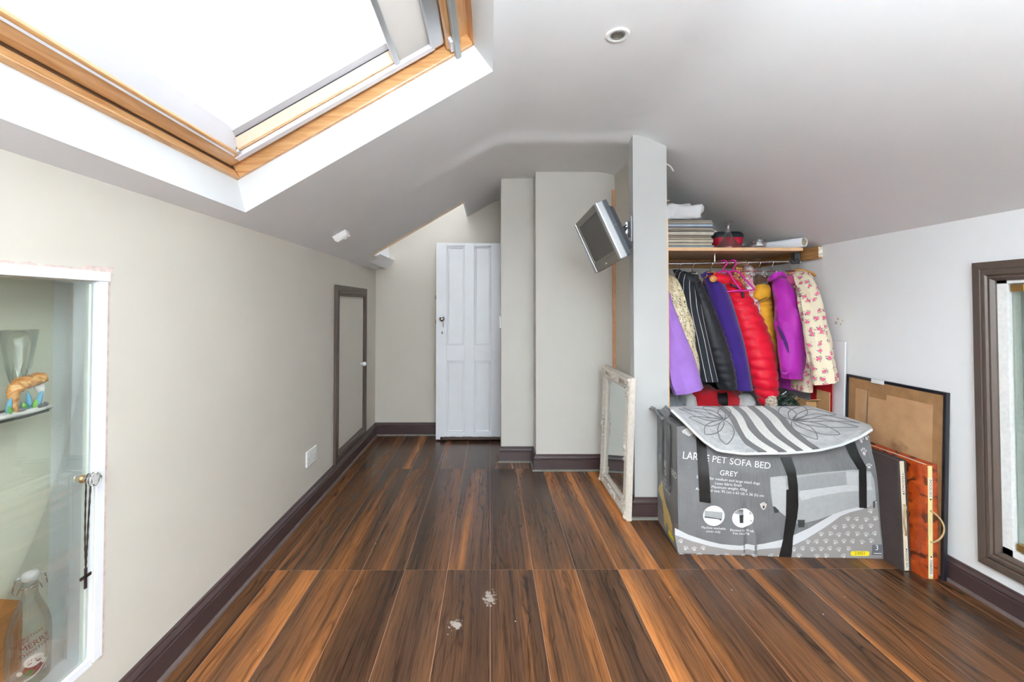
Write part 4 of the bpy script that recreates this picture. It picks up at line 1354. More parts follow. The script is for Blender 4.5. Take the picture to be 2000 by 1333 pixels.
def gloft(rings, name, mat, parent, cap=True, folds=0.0, seed=0, puff=None, fs=(5, 3), smooth=True, lip=True):
    """loft with garment coordinates (metres round, metres down), cloth folds and optional quilting"""
    n_ = len(rings[0])
    m_ = len(rings)
    cents = [sum((Vector(p) for p in r), Vector()) / n_ for r in rings]
    L = [0]
    for i in range(1, m_):
        L.append(L[-1] + (cents[i] - cents[i - 1]).length)
    V, G = [], []
    for i, r in enumerate(rings):
        acc = 0
        for k, p in enumerate(r):
            p = Vector(p)
            if k:
                acc += (p - Vector(r[k - 1])).length
            d = (p - cents[i])
            dl = d.length or 1
            dn = d / dl
            a = k / n_
            if folds:
                q = noise.noise((math.cos(2 * PI * a) * fs[0] * 0.5 + seed, math.sin(2 * PI * a) * fs[0] * 0.5, L[i] * fs[1]))
                p = p + dn * folds * q
            if puff:
                per, amp = puff
                ph = (L[i] / per) % 1.0
                p = p + dn * amp * (abs(math.sin(PI * ph)) ** 0.42 - 0.65)
                p = p + dn * amp * 0.5 * noise.noise((a * 40, L[i] * 30, seed))
            V.append(p)
            G.append((acc, L[i], a))
    mb = MB()
    fsx = []
    for i in range(m_ - 1):
        for k in range(n_):
            fsx.append((i * n_ + k, i * n_ + (k + 1) % n_, (i + 1) * n_ + (k + 1) % n_, (i + 1) * n_ + k))
    if cap:
        fsx.append(tuple(range(n_))[::-1])
        # hollow hem: inset a little upwards
        c = cents[-1] - (cents[-1] - cents[-2]).normalized() * 0.03
        V.append(c)
        G.append((0, L[-1], 0))
        for k in range(n_):
            fsx.append(((m_ - 1) * n_ + k, (m_ - 1) * n_ + (k + 1) % n_, len(V) - 1))
    mb.add(V, fsx)
    o = mb.build(name, mat, parent, smooth=smooth, angle=75)
    gattr(o, G)
    return o


def dense(rows, k):
    """Catmull-Rom resample of numeric rows"""
    R_ = [rows[0]] + list(rows) + [rows[-1]]
    out = []
    for i in range(1, len(R_) - 2):
        for j in range(k):
            t_ = j / k
            out.append(tuple(0.5 * (2 * b + (c - a) * t_ + (2 * a - 5 * b + 4 * c - d) * t_ ** 2 + (3 * b - a - 3 * c + d) * t_ ** 3) for a, b, c, d in zip(R_[i - 1], R_[i], R_[i + 1], R_[i + 2])))
    out.append(tuple(rows[-1]))
    return out


def sleeve(rows, name, mat, parent, k=6, n_=22, slant=0.0, **kw):
    """rows: (py, pxL, pxR, Y, depth radius) measured on the photograph at the sleeve's own distance"""
    rings = []
    y0, l0, r0, Y0, b0 = rows[0]
    w0 = r0 - l0
    rows = [(y0 - 9, l0 - 0.30 * w0, l0 + 0.30 * w0, Y0 + 0.05, b0 * 0.45)] + list(rows)
    for (y, xl, xr, Y, b_) in dense(rows, k):
        pl, pr_ = at(xl, y - slant * (0), Y), at(xr, y - slant * (xr - xl), Y)
        c = (pl + pr_) / 2
        h = (pr_ - pl) / 2
        rings.append([c + h * math.cos(2 * PI * q / n_) + Vector((0, b_, 0)) * math.sin(2 * PI * q / n_) for q in range(n_)])
    return gloft(rings, name, mat, parent, **kw)


def body(rows, name, mat, parent, k=5, n_=28, th=0.035, **kw):
    """rows: (py, px near end, Y near, px far end, Y far) - flat hanging body running from near to far"""
    rings = []
    D = dense(rows, k)
    for i, (y, xn, yn, xf, yf) in enumerate(D):
        a, b_ = at(xn, y, yn), at(xf, y, yf)
        b_.z = a.z
        c = (a + b_) / 2
        h = (a - b_) / 2
        v_ = Vector((-h.y, h.x, 0)).normalized() * th * (0.75 if i == 0 else 1)
        rings.append([c + h * math.cos(2 * PI * q / n_) + v_ * math.copysign(abs(math.sin(2 * PI * q / n_)) ** 0.7, math.sin(2 * PI * q / n_)) for q in range(n_)])
    return gloft(rings, name, mat, parent, **kw)


def cloth(name, rgb, rough=0.8, sheen=0.2, var=0.10, bump=0.5, bscale=34):
    return pm(name, rgb, rough, var=var, vscale=9, bump=bump, bscale=bscale, sheen=sheen, spec=0.25)


def gmat(name, fn, rough=0.8):
    m = bpy.data.materials.new(name)
    nn = N(m)
    a = nn.new('ShaderNodeAttribute')
    a.attribute_name = 'gc'
    nn.col(fn(nn, a.outputs['Vector']))
    nn.b.inputs['Roughness'].default_value = rough
    nn.b.inputs['Specular IOR Level'].default_value = 0.25
    MATS[name] = m
    return m


def f_leopard(nn, v):
    vo = nn.new('ShaderNodeTexVoronoi')
    vo.inputs['Scale'].default_value = 52
    nn.link(v, vo.inputs['Vector'])
    base = nn.ramp(nn.noise(v, 20, 3), [(0.35, lin((196, 178, 138))), (0.65, lin((232, 222, 194)))])
    d = nn.math('ADD', vo.outputs['Distance'], nn.math('MULTIPLY', nn.noise(v, 120, 2), 0.3))
    return nn.mix(nn.ramp(d, [(0.42, (1, 1, 1)), (0.46, (0, 0, 0))]), base, lin((40, 34, 30)))


def f_pin(nn, v):
    sx = nn.new('ShaderNodeSeparateXYZ')
    nn.link(v, sx.inputs[0])
    s_ = nn.math('FRACT', nn.math('MULTIPLY', sx.outputs[0], 27))
    s2 = nn.math('ABSOLUTE', nn.math('SUBTRACT', s_, 0.5))
    return nn.mix(nn.ramp(s2, [(0.035, (1, 1, 1)), (0.05, (0, 0, 0))]), lin((36, 38, 44)), lin((206, 206, 204)))


def flower(base, pink, green, sc_, dens):
    def f(nn, v):
        mp = nn.new('ShaderNodeMapping')
        mp.inputs['Scale'].default_value = (sc_, sc_, 0)
        nn.link(v, mp.inputs['Vector'])
        vo = nn.new('ShaderNodeTexVoronoi')
        vo.voronoi_dimensions = '2D'
        vo.inputs['Scale'].default_value = 1
        vo.inputs['Randomness'].default_value = 0.7
        nn.link(mp.outputs[0], vo.inputs['Vector'])
        nz = nn.noise(mp.outputs[0], 7, 2)
        d = nn.math('ADD', vo.outputs['Distance'], nn.math('MULTIPLY', nn.math('SUBTRACT', nz, 0.5), 0.45))
        nz2 = nn.noise(mp.outputs[0], 5, 2, 0.5, 0)
        leaf = nn.math('MULTIPLY', nn.ramp(d, [(dens + 0.16, (1, 1, 1)), (dens + 0.20, (0, 0, 0))]), nn.ramp(nz2, [(0.50, (0, 0, 0)), (0.56, (1, 1, 1))]))
        c = nn.mix(leaf, lin(base), lin(green))
        pk = nn.ramp(nz, [(0.38, lin(pink)), (0.62, lin(tuple(min(255, int(q * 1.25 + 20)) for q in pink)))])
        return nn.mix(nn.ramp(d, [(dens, (1, 1, 1)), (dens + 0.05, (0, 0, 0))]), c, pk)
    return f


LILAC = cloth('lilac_cotton', (156, 114, 194))
LEO = gmat('leopard_print', f_leopard)
PIN = gmat('pinstripe_cloth', f_pin)
BPUF = cloth('black_quilted_nylon', (27, 28, 33), 0.5, 0.1)
PURP = cloth('purple_wool', (52, 29, 108), 0.9, 0.3)
REDP = cloth('red_quilted_nylon', (208, 8, 40), 0.5, 0.15, 0.05)
MUST = cloth('mustard_quilted_nylon', (212, 154, 36), 0.6, 0.2)
FURB = cloth('brown_fur', (78, 52, 38), 0.95, 0.5, 0.4, 0.9, 160)
MAG = cloth('magenta_nylon', (166, 34, 158), 0.55, 0.2)
FLOR = gmat('cream_rose_print', flower((226, 212, 186), (186, 76, 108), (96, 118, 100), 21, 0.18))
FLOW = gmat('white_flower_print', flower((226, 224, 220), (186, 120, 130), (86, 104, 96), 30, 0.30))

# lilac garment (front-left)
g = thing('lilac_shirt', 'lilac cotton garment hanging at the left end of the rail', 'shirt')
body([(560, 1288, 2.78, 1262, 3.10), (640, 1292, 2.75, 1262, 3.12), (720, 1296, 2.74, 1262, 3.14), (775, 1298, 2.74, 1262, 3.14)], 'body', LILAC, g, th=0.022, folds=0.012, seed=2)
sleeve([(575, 1286, 1306, 2.76, 0.030), (605, 1290, 1316, 2.73, 0.042), (650, 1294, 1333, 2.70, 0.048), (700, 1300, 1350, 2.68, 0.050), (745, 1307, 1365, 2.67, 0.052), (771, 1316, 1372, 2.67, 0.052)], 'sleeve', LILAC, g, slant=0.22, folds=0.020, seed=3, fs=(6, 5))
# leopard print blouse
g = thing('leopard_blouse', 'cream and black leopard print blouse between the lilac and pinstripe garments', 'blouse')
body([(545, 1316, 2.80, 1290, 3.14), (600, 1330, 2.78, 1292, 3.16), (680, 1346, 2.77, 1294, 3.18), (762, 1352, 2.76, 1296, 3.18)], 'body', LEO, g, th=0.024, folds=0.016, seed=5)
sleeve([(546, 1300, 1320, 2.84, 0.032), (580, 1304, 1336, 2.79, 0.040), (640, 1312, 1352, 2.76, 0.046), (700, 1322, 1362, 2.74, 0.048), (748, 1330, 1367, 2.73, 0.048)], 'sleeve', LEO, g, folds=0.016, seed=6, fs=(7, 6))
# pinstripe jacket
g = thing('pinstripe_jacket', 'black jacket with white pinstripes hanging third from the left', 'jacket')
body([(538, 1332, 2.84, 1310, 3.16), (580, 1350, 2.82, 1312, 3.18), (660, 1368, 2.80, 1316, 3.20), (744, 1378, 2.79, 1318, 3.20)], 'body', PIN, g, th=0.024, folds=0.010, seed=8)
sleeve([(536, 1320, 1338, 2.88, 0.034), (560, 1326, 1354, 2.84, 0.040), (610, 1338, 1372, 2.80, 0.046), (670, 1352, 1386, 2.78, 0.048), (745, 1367, 1400, 2.76, 0.048)], 'sleeve', PIN, g, folds=0.010, seed=9, fs=(5, 4))
MB().tube([at(1334, 533, 2.87), at(1352, 540, 2.84), at(1361, 562, 2.82), at(1352, 572, 2.81)], [0.012, 0.018, 0.014, 0.004], 8).build('lapel', PIN, g, smooth=True)
# black quilted coat
g = thing('black_quilted_coat', 'black quilted coat with a hood beside the pinstripe jacket', 'coat')
body([(545, 1362, 2.86, 1340, 3.18), (600, 1386, 2.84, 1346, 3.20), (680, 1408, 2.82, 1352, 3.22), (758, 1420, 2.82, 1354, 3.22)], 'body', BPUF, g, th=0.028, puff=(0.055, 0.010), k=14, seed=10)
sleeve([(546, 1345, 1364, 2.90, 0.036), (575, 1352, 1380, 2.86, 0.048), (620, 1364, 1400, 2.83, 0.056), (680, 1380, 1422, 2.80, 0.060), (730, 1394, 1434, 2.79, 0.060), (760, 1404, 1437, 2.79, 0.054)], 'sleeve', BPUF, g, puff=(0.048, 0.007), k=14, seed=11)
mb = MB()
pillow(mb, at(1346, 545, 2.88), (0.046, 0.060, 0.034), 4, 0.35, 24, 14, 0.8)
mb.build('hood', BPUF, g, smooth=True)
# purple coat
g = thing('purple_coat', 'deep purple wool coat between the black and red quilted coats', 'coat')
body([(545, 1396, 2.90, 1374, 3.20), (600, 1424, 2.88, 1378, 3.22), (680, 1448, 2.86, 1384, 3.24), (762, 1462, 2.85, 1386, 3.24)], 'body', PURP, g, th=0.024, folds=0.010, seed=14)
sleeve([(544, 1376, 1400, 2.92, 0.036), (565, 1382, 1418, 2.89, 0.046), (620, 1398, 1437, 2.86, 0.052), (690, 1418, 1456, 2.83, 0.054), (762, 1436, 1468, 2.82, 0.052)], 'sleeve', PURP, g, folds=0.008, seed=15)
MB().tube(arc_pts([at(1372, 540, 2.93), at(1384, 534, 2.90), at(1402, 540, 2.90), at(1416, 552, 2.89)], 4), 0.016, 8).build('collar', PURP, g, smooth=True)
# red quilted coat
g = thing('red_quilted_coat', 'bright red quilted coat in the middle of the rail', 'coat')
body([(545, 1432, 2.92, 1404, 3.20), (600, 1462, 2.90, 1410, 3.22), (680, 1488, 2.88, 1416, 3.24), (764, 1499, 2.88, 1420, 3.24)], 'body', REDP, g, th=0.026, puff=(0.06, 0.010), k=14, seed=18)
sleeve([(546, 1410, 1438, 2.94, 0.040), (570, 1418, 1458, 2.91, 0.056), (610, 1430, 1481, 2.87, 0.066), (660, 1446, 1503, 2.84, 0.070), (710, 1460, 1513, 2.82, 0.070), (755, 1472, 1517, 2.81, 0.066), (782, 1482, 1516, 2.81, 0.056), (797, 1490, 1508, 2.81, 0.030)], 'sleeve', REDP, g, puff=(0.060, 0.014), k=16, seed=19)
mb = MB()
pillow(mb, at(1402, 546, 2.93), (0.075, 0.075, 0.046), 14, 0.22, 28, 16, 0.8)
mb.build('collar', REDP, g, smooth=True)
mb = MB()
blob(mb, at(1393, 545, 2.84) - redh.location, (0.024, 0.012, 0.022), 16, 8)
mb.build('hanger_end', WOODH, redh, smooth=True)
MB().tube(arc_pts([at(1426, 556, 2.84), at(1440, 562, 2.83), at(1450, 572, 2.83), at(1452, 582, 2.83)], 4), [0.007] * 13, 7).build('neck_tape', BLKP, g, smooth=True)
# woven scarf and floral blouse
g = thing('knotted_scarf', 'small multicoloured knotted scarf on the rail behind the magenta hangers', 'scarf')
mb = MB()
pillow(mb, at(1443, 545, 2.96), (0.045, 0.03, 0.075), 20, 0.25, 24, 18, 0.9)
o = mb.build('knot', gmat('woven_scarf', flower((176, 110, 96), (208, 150, 60), (72, 80, 110), 60, 0.3)), g, smooth=True)
gattr(o, [(v_.co.x, v_.co.z, 0) for v_ in o.data.vertices])
g = thing('floral_blouse', 'white blouse with small grey flowers squeezed between the red and mustard coats', 'blouse')
body([(528, 1472, 2.95, 1454, 3.18), (560, 1478, 2.94, 1452, 3.2), (640, 1494, 2.93, 1452, 3.22), (720, 1502, 2.93, 1452, 3.22)], 'body', FLOW, g, th=0.018, folds=0.010, seed=22)
sleeve([(526, 1456, 1472, 2.95, 0.020), (555, 1456, 1476, 2.93, 0.026), (600, 1464, 1487, 2.91, 0.03), (650, 1474, 1497, 2.90, 0.03), (690, 1482, 1502, 2.90, 0.03)], 'sleeve', FLOW, g, folds=0.008, seed=23)
# mustard coat with fur collar
g = thing('mustard_quilted_coat', 'mustard yellow quilted coat with a brown fur collar', 'coat')
body([(556, 1500, 2.94, 1480, 3.20), (620, 1510, 2.93, 1482, 3.22), (700, 1514, 2.92, 1484, 3.24), (752, 1514, 2.92, 1484, 3.24)], 'body', MUST, g, th=0.022, puff=(0.05, 0.008), k=14, seed=25)
sleeve([(585, 1478, 1502, 2.92, 0.034), (610, 1482, 1508, 2.90, 0.040), (660, 1488, 1513, 2.88, 0.042), (710, 1494, 1517, 2.87, 0.040), (745, 1500, 1516, 2.87, 0.034)], 'sleeve', MUST, g, puff=(0.034, 0.010), k=14, seed=26)
mb = MB()
pillow(mb, at(1487, 572, 2.90), (0.052, 0.05, 0.052), 31, 0.25, 26, 16, 0.8)
mb.build('hood', MUST, g, smooth=True)
mb = MB()
pillow(mb, at(1482, 546, 2.91), (0.046, 0.05, 0.036), 33, 0.45, 26, 16, 0.8)
mb.build('fur_collar', FURB, g, smooth=True)
MB().tube(arc_pts([at(1477, 594, 2.86), at(1482, 588, 2.845), at(1492, 584, 2.845), at(1498, 581, 2.85)], 4), 0.002, 6).build('drawcord', BLKP, g)
# magenta jacket
g = thing('magenta_jacket', 'magenta zip jacket with an elastic cuff beside the cream rose print jacket', 'jacket')
body([(548, 1532, 2.84, 1504, 3.04), (600, 1552, 2.80, 1505, 3.04), (680, 1562, 2.78, 1506, 3.04), (765, 1566, 2.76, 1508, 3.02)], 'body', MAG, g, th=0.034, folds=0.014, seed=28)
sleeve([(548, 1510, 1538, 2.84, 0.040), (575, 1513, 1550, 2.78, 0.056), (615, 1517, 1564, 2.74, 0.060), (665, 1520, 1570, 2.72, 0.060), (715, 1524, 1570, 2.71, 0.056), (730, 1528, 1567, 2.71, 0.048), (739, 1529, 1565, 2.71, 0.046)], 'sleeve', MAG, g, folds=0.024, seed=29, fs=(6, 7))
MB().tube(arc_pts([at(1502, 548, 2.84), at(1512, 540, 2.80), at(1526, 535, 2.80), at(1536, 542, 2.82)], 5), [0.012, 0.014, 0.016, 0.017, 0.018, 0.019, 0.019, 0.019, 0.018, 0.017, 0.016, 0.015, 0.014, 0.013, 0.012, 0.010], 10).build('collar', MAG, g, smooth=True)
pk_ = MB()
q = [at(1521, 637, 2.686), at(1532, 655, 2.674), at(1539, 672, 2.668), at(1541, 690, 2.668), at(1534, 672, 2.672), at(1528, 655, 2.678)]
pk_.prism(q, (0, 0.02, 0)).build('pocket_slit', cloth('dark_purple_lining', (64, 20, 96)), g)
MB().tube(arc_pts([at(1527 + 40 * k / 6, 729 + 2.5 * math.sin(k * 2.2), 2.664 - 0.004 * math.sin(PI * k / 6)) for k in range(7)], 4), 0.006, 7).build('elastic_cuff', MAG, g, smooth=True)
# cream rose print jacket
g = thing('rose_print_jacket', 'cream jacket with pink roses hanging at the right end of the rail', 'jacket')
body([(548, 1582, 2.70, 1545, 2.84), (600, 1586, 2.68, 1546, 2.84), (680, 1588, 2.66, 1546, 2.84), (768, 1584, 2.64, 1548, 2.82)], 'body', FLOR, g, th=0.030, folds=0.012, seed=34)
sleeve([(542, 1553, 1583, 2.74, 0.036), (570, 1560, 1594, 2.67, 0.048), (610, 1566, 1603, 2.62, 0.052), (660, 1573, 1614, 2.58, 0.054), (710, 1581, 1626, 2.55, 0.054), (752, 1589, 1635, 2.53, 0.052)], 'sleeve', FLOR, g, slant=0.22, folds=0.020, seed=35, fs=(6, 6))
mb = MB()
pillow(mb, at(1550, 546, 2.80), (0.035, 0.05, 0.036), 40, 0.25, 24, 14, 0.85)
mb.build('pink_lining', cloth('dusky_pink_lining', (196, 84, 136)), g, smooth=True)

# ================================================================== under the clothes
sb_ = tag(MB().box(1.06, 1.66, 2.72, 3.22, 0, 0.455).build('storage_box', pm('dark_grey_plastic', (70, 72, 76), 0.5), bevel=0.01), 'dark storage box on the closet floor behind the pet bed carton', 'storage box')
FELT = cloth('red_felt', (176, 20, 32), 0.95, 0.5, 0.12, 0.5, 120)
FLUFF = cloth('white_fluff', (232, 230, 228), 0.95, 0.5, 0.06, 1.0, 90)
GFLUFF = cloth('grey_fluff', (132, 134, 140), 0.95, 0.5, 0.3, 1.0, 90)


def fuzzy(c, r, seed, mat, name, parent, amp=0.25, n_=26):
    mb = MB()
    pillow(mb, c, r, seed, amp, n_, n_ // 2, 0.9)
    return mb.build(name, mat, parent, smooth=True)


g = thing('plush_toy', 'red plush toy body with a black belt and white fur trim under the clothes', 'soft toy')
fuzzy((1.46, 3.04, 0.556), (0.225, 0.13, 0.10), 50, FELT, 'body', g, 0.10, 36)
rings = []
for i in range(2):
    xx = 1.455 + 0.062 * i
    rings.append([(xx + 0.012 * math.sin(2 * PI * k / 28), 3.04 + 0.136 * math.cos(2 * PI * k / 28), 0.556 + 0.105 * math.sin(2 * PI * k / 28)) for k in range(28)])
MB().loft(rings, True).build('belt', pm('black_vinyl', (28, 28, 30), 0.4), g, smooth=True, angle=50)
fuzzy((1.275, 2.92, 0.545), (0.045, 0.06, 0.085), 52, FLUFF, 'fur_trim', g)
fuzzy((1.655, 2.95, 0.535), (0.055, 0.07, 0.075), 54, FLUFF, 'fur_trim', g)
g = thing('grey_throw', 'fluffy grey and white throw bundled below the lilac garment', 'throw')
fuzzy((1.140, 2.90, 0.555), (0.080, 0.14, 0.100), 57, GFLUFF, 'bundle', g, 0.4, 40)
g = thing('tinsel', 'bundle of dark green and silver tinsel under the magenta jacket', 'tinsel')
mb, mb2 = MB(), MB()
rs = random.Random(3)
for i in range(900):
    d = Vector((rs.gauss(0, 1), rs.gauss(0, 1), rs.gauss(0, 1))).normalized() * rs.uniform(0.4, 1)
    c = Vector((1.775 + d.x * 0.060, 2.72 + d.y * 0.06, 0.585 + d.z * 0.075))
    a = Vector((rs.gauss(0, 1), rs.gauss(0, 1), rs.gauss(0, 1))).normalized() * 0.016
    b_ = a.orthogonal().normalized() * 0.0016
    (mb if i % 4 else mb2).add([c - a - b_, c + a - b_, c + a + b_, c - a + b_], [(0, 1, 2, 3)])
mb.build('green_strands', pm('green_tinsel', (30, 66, 50), 0.3, metal=0.5), g, kind='stuff', recalc=False)
mb2.build('silver_strands', pm('silver_tinsel', (190, 200, 198), 0.25, metal=0.7), g, kind='stuff', recalc=False)
g = thing('patterned_pouch', 'small cream patterned pouch beside the tinsel', 'pouch')
mb = MB()
pillow(mb, (1.705, 2.78, 0.575), (0.034, 0.05, 0.075), 60, 0.15, 26, 14, 0.7)
o = mb.build('pouch', gmat('pouch_print', flower((206, 200, 176), (170, 110, 110), (96, 120, 96), 60, 0.25)), g, smooth=True)
gattr(o, [(v_.co.x, v_.co.z, 0) for v_ in o.data.vertices])
# cardboard and card behind the carton
CARD = pm('brown_cardboard', (176, 136, 92), 0.75, var=0.12, vscale=12, bump=0.05)
g = thing('cardboard_box', 'open brown cardboard box under the cream rose print jacket', 'cardboard box', (1.868, 2.735, 0))
for a in ((-0.028, 0.030, -0.085, -0.080), (-0.028, 0.030, 0.08, 0.085)):
    MB().box(a[0], a[1], a[2], a[3], 0, 0.625).build('side', CARD, g)
for a in ((-0.030, -0.026), (0.028, 0.032)):
    MB().box(a[0], a[1], -0.08, 0.08, 0, 0.615).build('side', CARD, g)
MB().obox((0.001, -0.100, 0.630), (0.030, 0, 0), (0, 0.018, -0.008), (0, 0.0006, 0.002)).build('flap', CARD, g)
MB().box(-0.026, 0.028, -0.08, 0.08, 0.002, 0.006).build('base', CARD, g)
tag(MB().obox((1.926, 2.66, 0.37), (0.002, 0, -0.0), (0, 0.085, 0), (0.012, 0, 0.37)).build('card_sheet', pm('red_card', (186, 24, 36), 0.6)), 'red card sheet standing behind the torn cardboard strips', 'card')
tag(MB().obox((1.905, 2.615, 0.345), (0.003, 0, 0), (0, 0.05, 0), (0.010, 0, 0.345)).build('cardboard_sheet', CARD), 'brown cardboard offcut standing in front of the red card', 'cardboard')
wbz = MB().obox((1.952, 2.60, 0.49), (0.004, 0, 0), (0, 0.085, 0), (0.018, 0, 0.49))
tag(wbz.build('white_board', pm('white_board_face', (236, 237, 240), 0.5, var=0.02)), 'white board standing against the right wall behind the picture frame', 'board')
# ================================================================== PET BED CARTON, RUG, FRAMES AND PORTFOLIOS
bx_ = thing('pet_bed_carton', 'large grey printed pet sofa bed carton patched with black tape', 'carton')
P00, P10 = Vector((0.891, 2.179, 0)), Vector((1.828, 2.131, 0))
UX = (P10 - P00).normalized()
UN = Vector((UX.y, -UX.x, 0))          # outward normal of the printed front
BW = (P10 - P00).length
BD = 0.345


def top_h(u):
    """height of the front top edge: crushed in the middle"""
    return interp(u, [0, 0.06, 0.16, 0.3, 0.5, 0.7, 0.85, 0.96, 1], [0.612, 0.600, 0.530, 0.490, 0.478, 0.485, 0.510, 0.560, 0.580])


def front(u, v, o=0.0):
    """printed face: u across, v up (0..1 of 0.60 m); upper part is pushed back, with dents"""
    x = u * BW
    z = v * 0.60
    th_ = top_h(u)
    z = min(z, th_)
    lean = -0.03 * smooth01((z - 0.36) / 0.22) * smooth01(u * 6) - 0.02 * u * v
    bulge = 0.010 * math.sin(PI * min(1, u)) * math.sin(PI * min(1, v))
    crease = -0.010 * math.exp(-((u - 0.34) / 0.012) ** 2) * smooth01((0.30 - z) / 0.1) + 0.008 * math.exp(-((u - 0.375) / 0.012) ** 2) * smooth01((0.2 - z) / 0.15)
    wob = 0.004 * noise.noise((u * 6, v * 5, 2.0))
    p = P00 + UX * (x - 0.02 * v * u * 0.9 + 0.004 * (1 - v)) + UN * (lean + bulge + crease + wob + o)
    p.z = z + (0.004 * noise.noise((u * 9, 0, 0)) if v > 0.9 else 0) + 0.001
    return p


def cgrey():
    m = bpy.data.materials.new('grey_printed_card')
    nn = N(m)
    v_ = nn.coord('Object')
    c = nn.ramp(nn.noise(v_, 7, 4, 0.6), [(0.35, lin((100, 99, 100))), (0.65, lin((114, 113, 114)))])
    wear = nn.ramp(nn.noise(nn.coord('Object', scale=(1, 1, 3)), 26, 5, 0.75), [(0.66, (0, 0, 0)), (0.80, (0.55, 0.55, 0.55))])
    nn.col(nn.mix(wear, c, lin((176, 174, 172))))
    nn.b.inputs['Roughness'].default_value = 0.38
    nn.bump(nn.mix(0.5, nn.noise(nn.coord('Object', scale=(40, 40, 3)), 3, 2), nn.noise(v_, 11, 5, 0.65, 0.8)), 0.5, 0.012)
    return m


CG = cgrey()
LG = pm('pale_printed_band', (206, 206, 208), 0.4, var=0.03)
TAUPE = pm('taupe_printed_ground', (142, 136, 134), 0.4, var=0.05)
PAW = pm('paw_print_ink', (200, 197, 196), 0.4, var=0.03)
TAPE = pm('black_parcel_tape', (26, 25, 25), 0.25, var=0.1, bump=0.1, bscale=60)
INK = pm('white_ink', (236, 236, 236), 0.45, var=0.02)
mb = MB()
mb.grid(lambda u, v: front(u, v), 170, 48)
mb.build('front_panel', CG, bx_, smooth=True, angle=50)
BACK = -UN * BD


def side(u, v, o=0.0):
    """left end: u 0 front .. 1 back"""
    a = front(0, v)
    b_ = Vector((0.926, 2.530, v * 0.605))
    p = a.lerp(b_, u)
    d = Vector((-1, -0.05, 0))
    return p + d * (o + 0.006 * math.sin(PI * u) * math.sin(PI * v) + 0.003 * noise.noise((u * 5, v * 6, 7)))


MB().grid(lambda u, v: side(u, v), 20, 30).build('left_panel', CG, bx_, smooth=True)
BR = Vector((1.86, 2.47, 0))
MB().grid(lambda u, v: front(1, v).lerp(Vector((1.800, 2.47, v * 0.59)), u), 8, 16).build('right_panel', CG, bx_, smooth=True)
MB().grid(lambda u, v: Vector((0.926, 2.53, v * 0.605)).lerp(Vector((1.800, 2.47, v * 0.59)), u), 12, 8).build('back_panel', CG, bx_)


def top(u, v, o=0.0):
    f = front(u, 1.0)
    b_ = Vector((0.926, 2.53, 0.605)).lerp(Vector((1.800, 2.47, 0.59)), u)
    p = f.lerp(b_, v)
    z = lerp(f.z, b_.z, smooth01(v) * 0.6 + v * 0.4)
    return Vector((p.x, p.y, z + o))


MB().grid(lambda u, v: top(u, v), 40, 16).build('top_panel', CG, bx_, smooth=True)
# crumpled flap at the back left corner
mb = MB()
mb.grid(lambda u, v: Vector((0.885 + 0.10 * u, 2.545 - 0.17 * v - 0.02 * u, 0.606 + 0.016 * math.sin(u * 9 + v * 3) + 0.012 * noise.noise((u * 6, v * 5, 1)))), 18, 14)
mb.build('torn_flap', CG, bx_, solid=0.006)


# --- everything printed or stuck on the front, in px of the photograph mapped to the face
def uv(px, py):
    """photo position on the carton front -> face (u, v) by a few refinement steps"""
    u, v = 0.5, 0.5
    for _ in range(40):
        p = front(u, v)
        q = _R.transposed() @ (p - Vector((0, 0, CAM_H)))
        X, Y = 961.5 - 889 * q.x / q.z, 581 + 889 * q.y / q.z
        u += (px - X) / 400.0
        v -= (py - Y) / 265.0
        u = max(-0.02, min(1.03, u))
        v = max(-0.02, min(1.05, v))
    return u, v


# coarse affine table of the face so the drawing stays fast
_tab = {}
for i in range(9):
    for j in range(7):
        _tab[i, j] = uv(1318 + 50.5 * i, 850 + 40 * j)


def fuv(px, py):
    a = max(0, min(7.999, (px - 1318) / 50.5))
    b_ = max(0, min(5.999, (py - 850) / 40))
    i, j = int(a), int(b_)
    s_, t_ = a - i, b_ - j
    r = []
    for k in (0, 1):
        r.append(lerp(lerp(_tab[i, j][k], _tab[i + 1, j][k], s_), lerp(_tab[i, j + 1][k], _tab[i + 1, j + 1][k], s_), t_))
    return r


def cr(x, y):
    """coordinates read on the enlarged crop of the carton -> photo px"""
    return 1250 + x * 0.315, 760 + y * 0.315


def onf(x, y, o):
    u, v = fuv(*cr(x, y))
    return front(u, min(v, 1), o)


def poly_patch(pts, o, mat, name, step=22):
    """polygon drawn on the crop, filled with a fine mesh that follows the dented face"""
    bm = bmesh.new()
    vs = []
    for i in range(len(pts)):
        a, b_ = Vector((*pts[i], 0)), Vector((*pts[(i + 1) % len(pts)], 0))
        nseg = max(1, int((b_ - a).length / step))
        for k in range(nseg):
            vs.append(bm.verts.new(a.lerp(b_, k / nseg)))
    bm.faces.new(vs)
    xs_ = [p[0] for p in pts]
    ys_ = [p[1] for p in pts]
    for lo_, hi_, nrm in ((min(xs_), max(xs_), (1, 0, 0)), (min(ys_), max(ys_), (0, 1, 0))):
        q = math.ceil(lo_ / step) * step
        while q < hi_:
            bmesh.ops.bisect_plane(bm, geom=bm.verts[:] + bm.edges[:] + bm.faces[:], plane_co=(q * nrm[0], q * nrm[1], 0), plane_no=nrm)
            q += step
    bm.verts.index_update()
    V = [onf(v_.co.x, v_.co.y, o) for v_ in bm.verts]
    F = [tuple(v_.index for v_ in f.verts) for f in bm.faces]
    bm.free()
    return MB().add(V, F).build(name, mat, bx_, recalc=False, smooth=True)


def ftext(s_, size, x, y, tilt, name='lettering', mat=None, align='CENTER'):
    vs, fs = text_mesh(s_, size, align)
    ct, st = math.cos(tilt), math.sin(tilt)
    return MB().add([onf(x + a * ct + b_ * st, y + a * st - b_ * ct, 0.0022) for a, b_ in vs], fs).build(name, mat or INK, bx_, recalc=False)


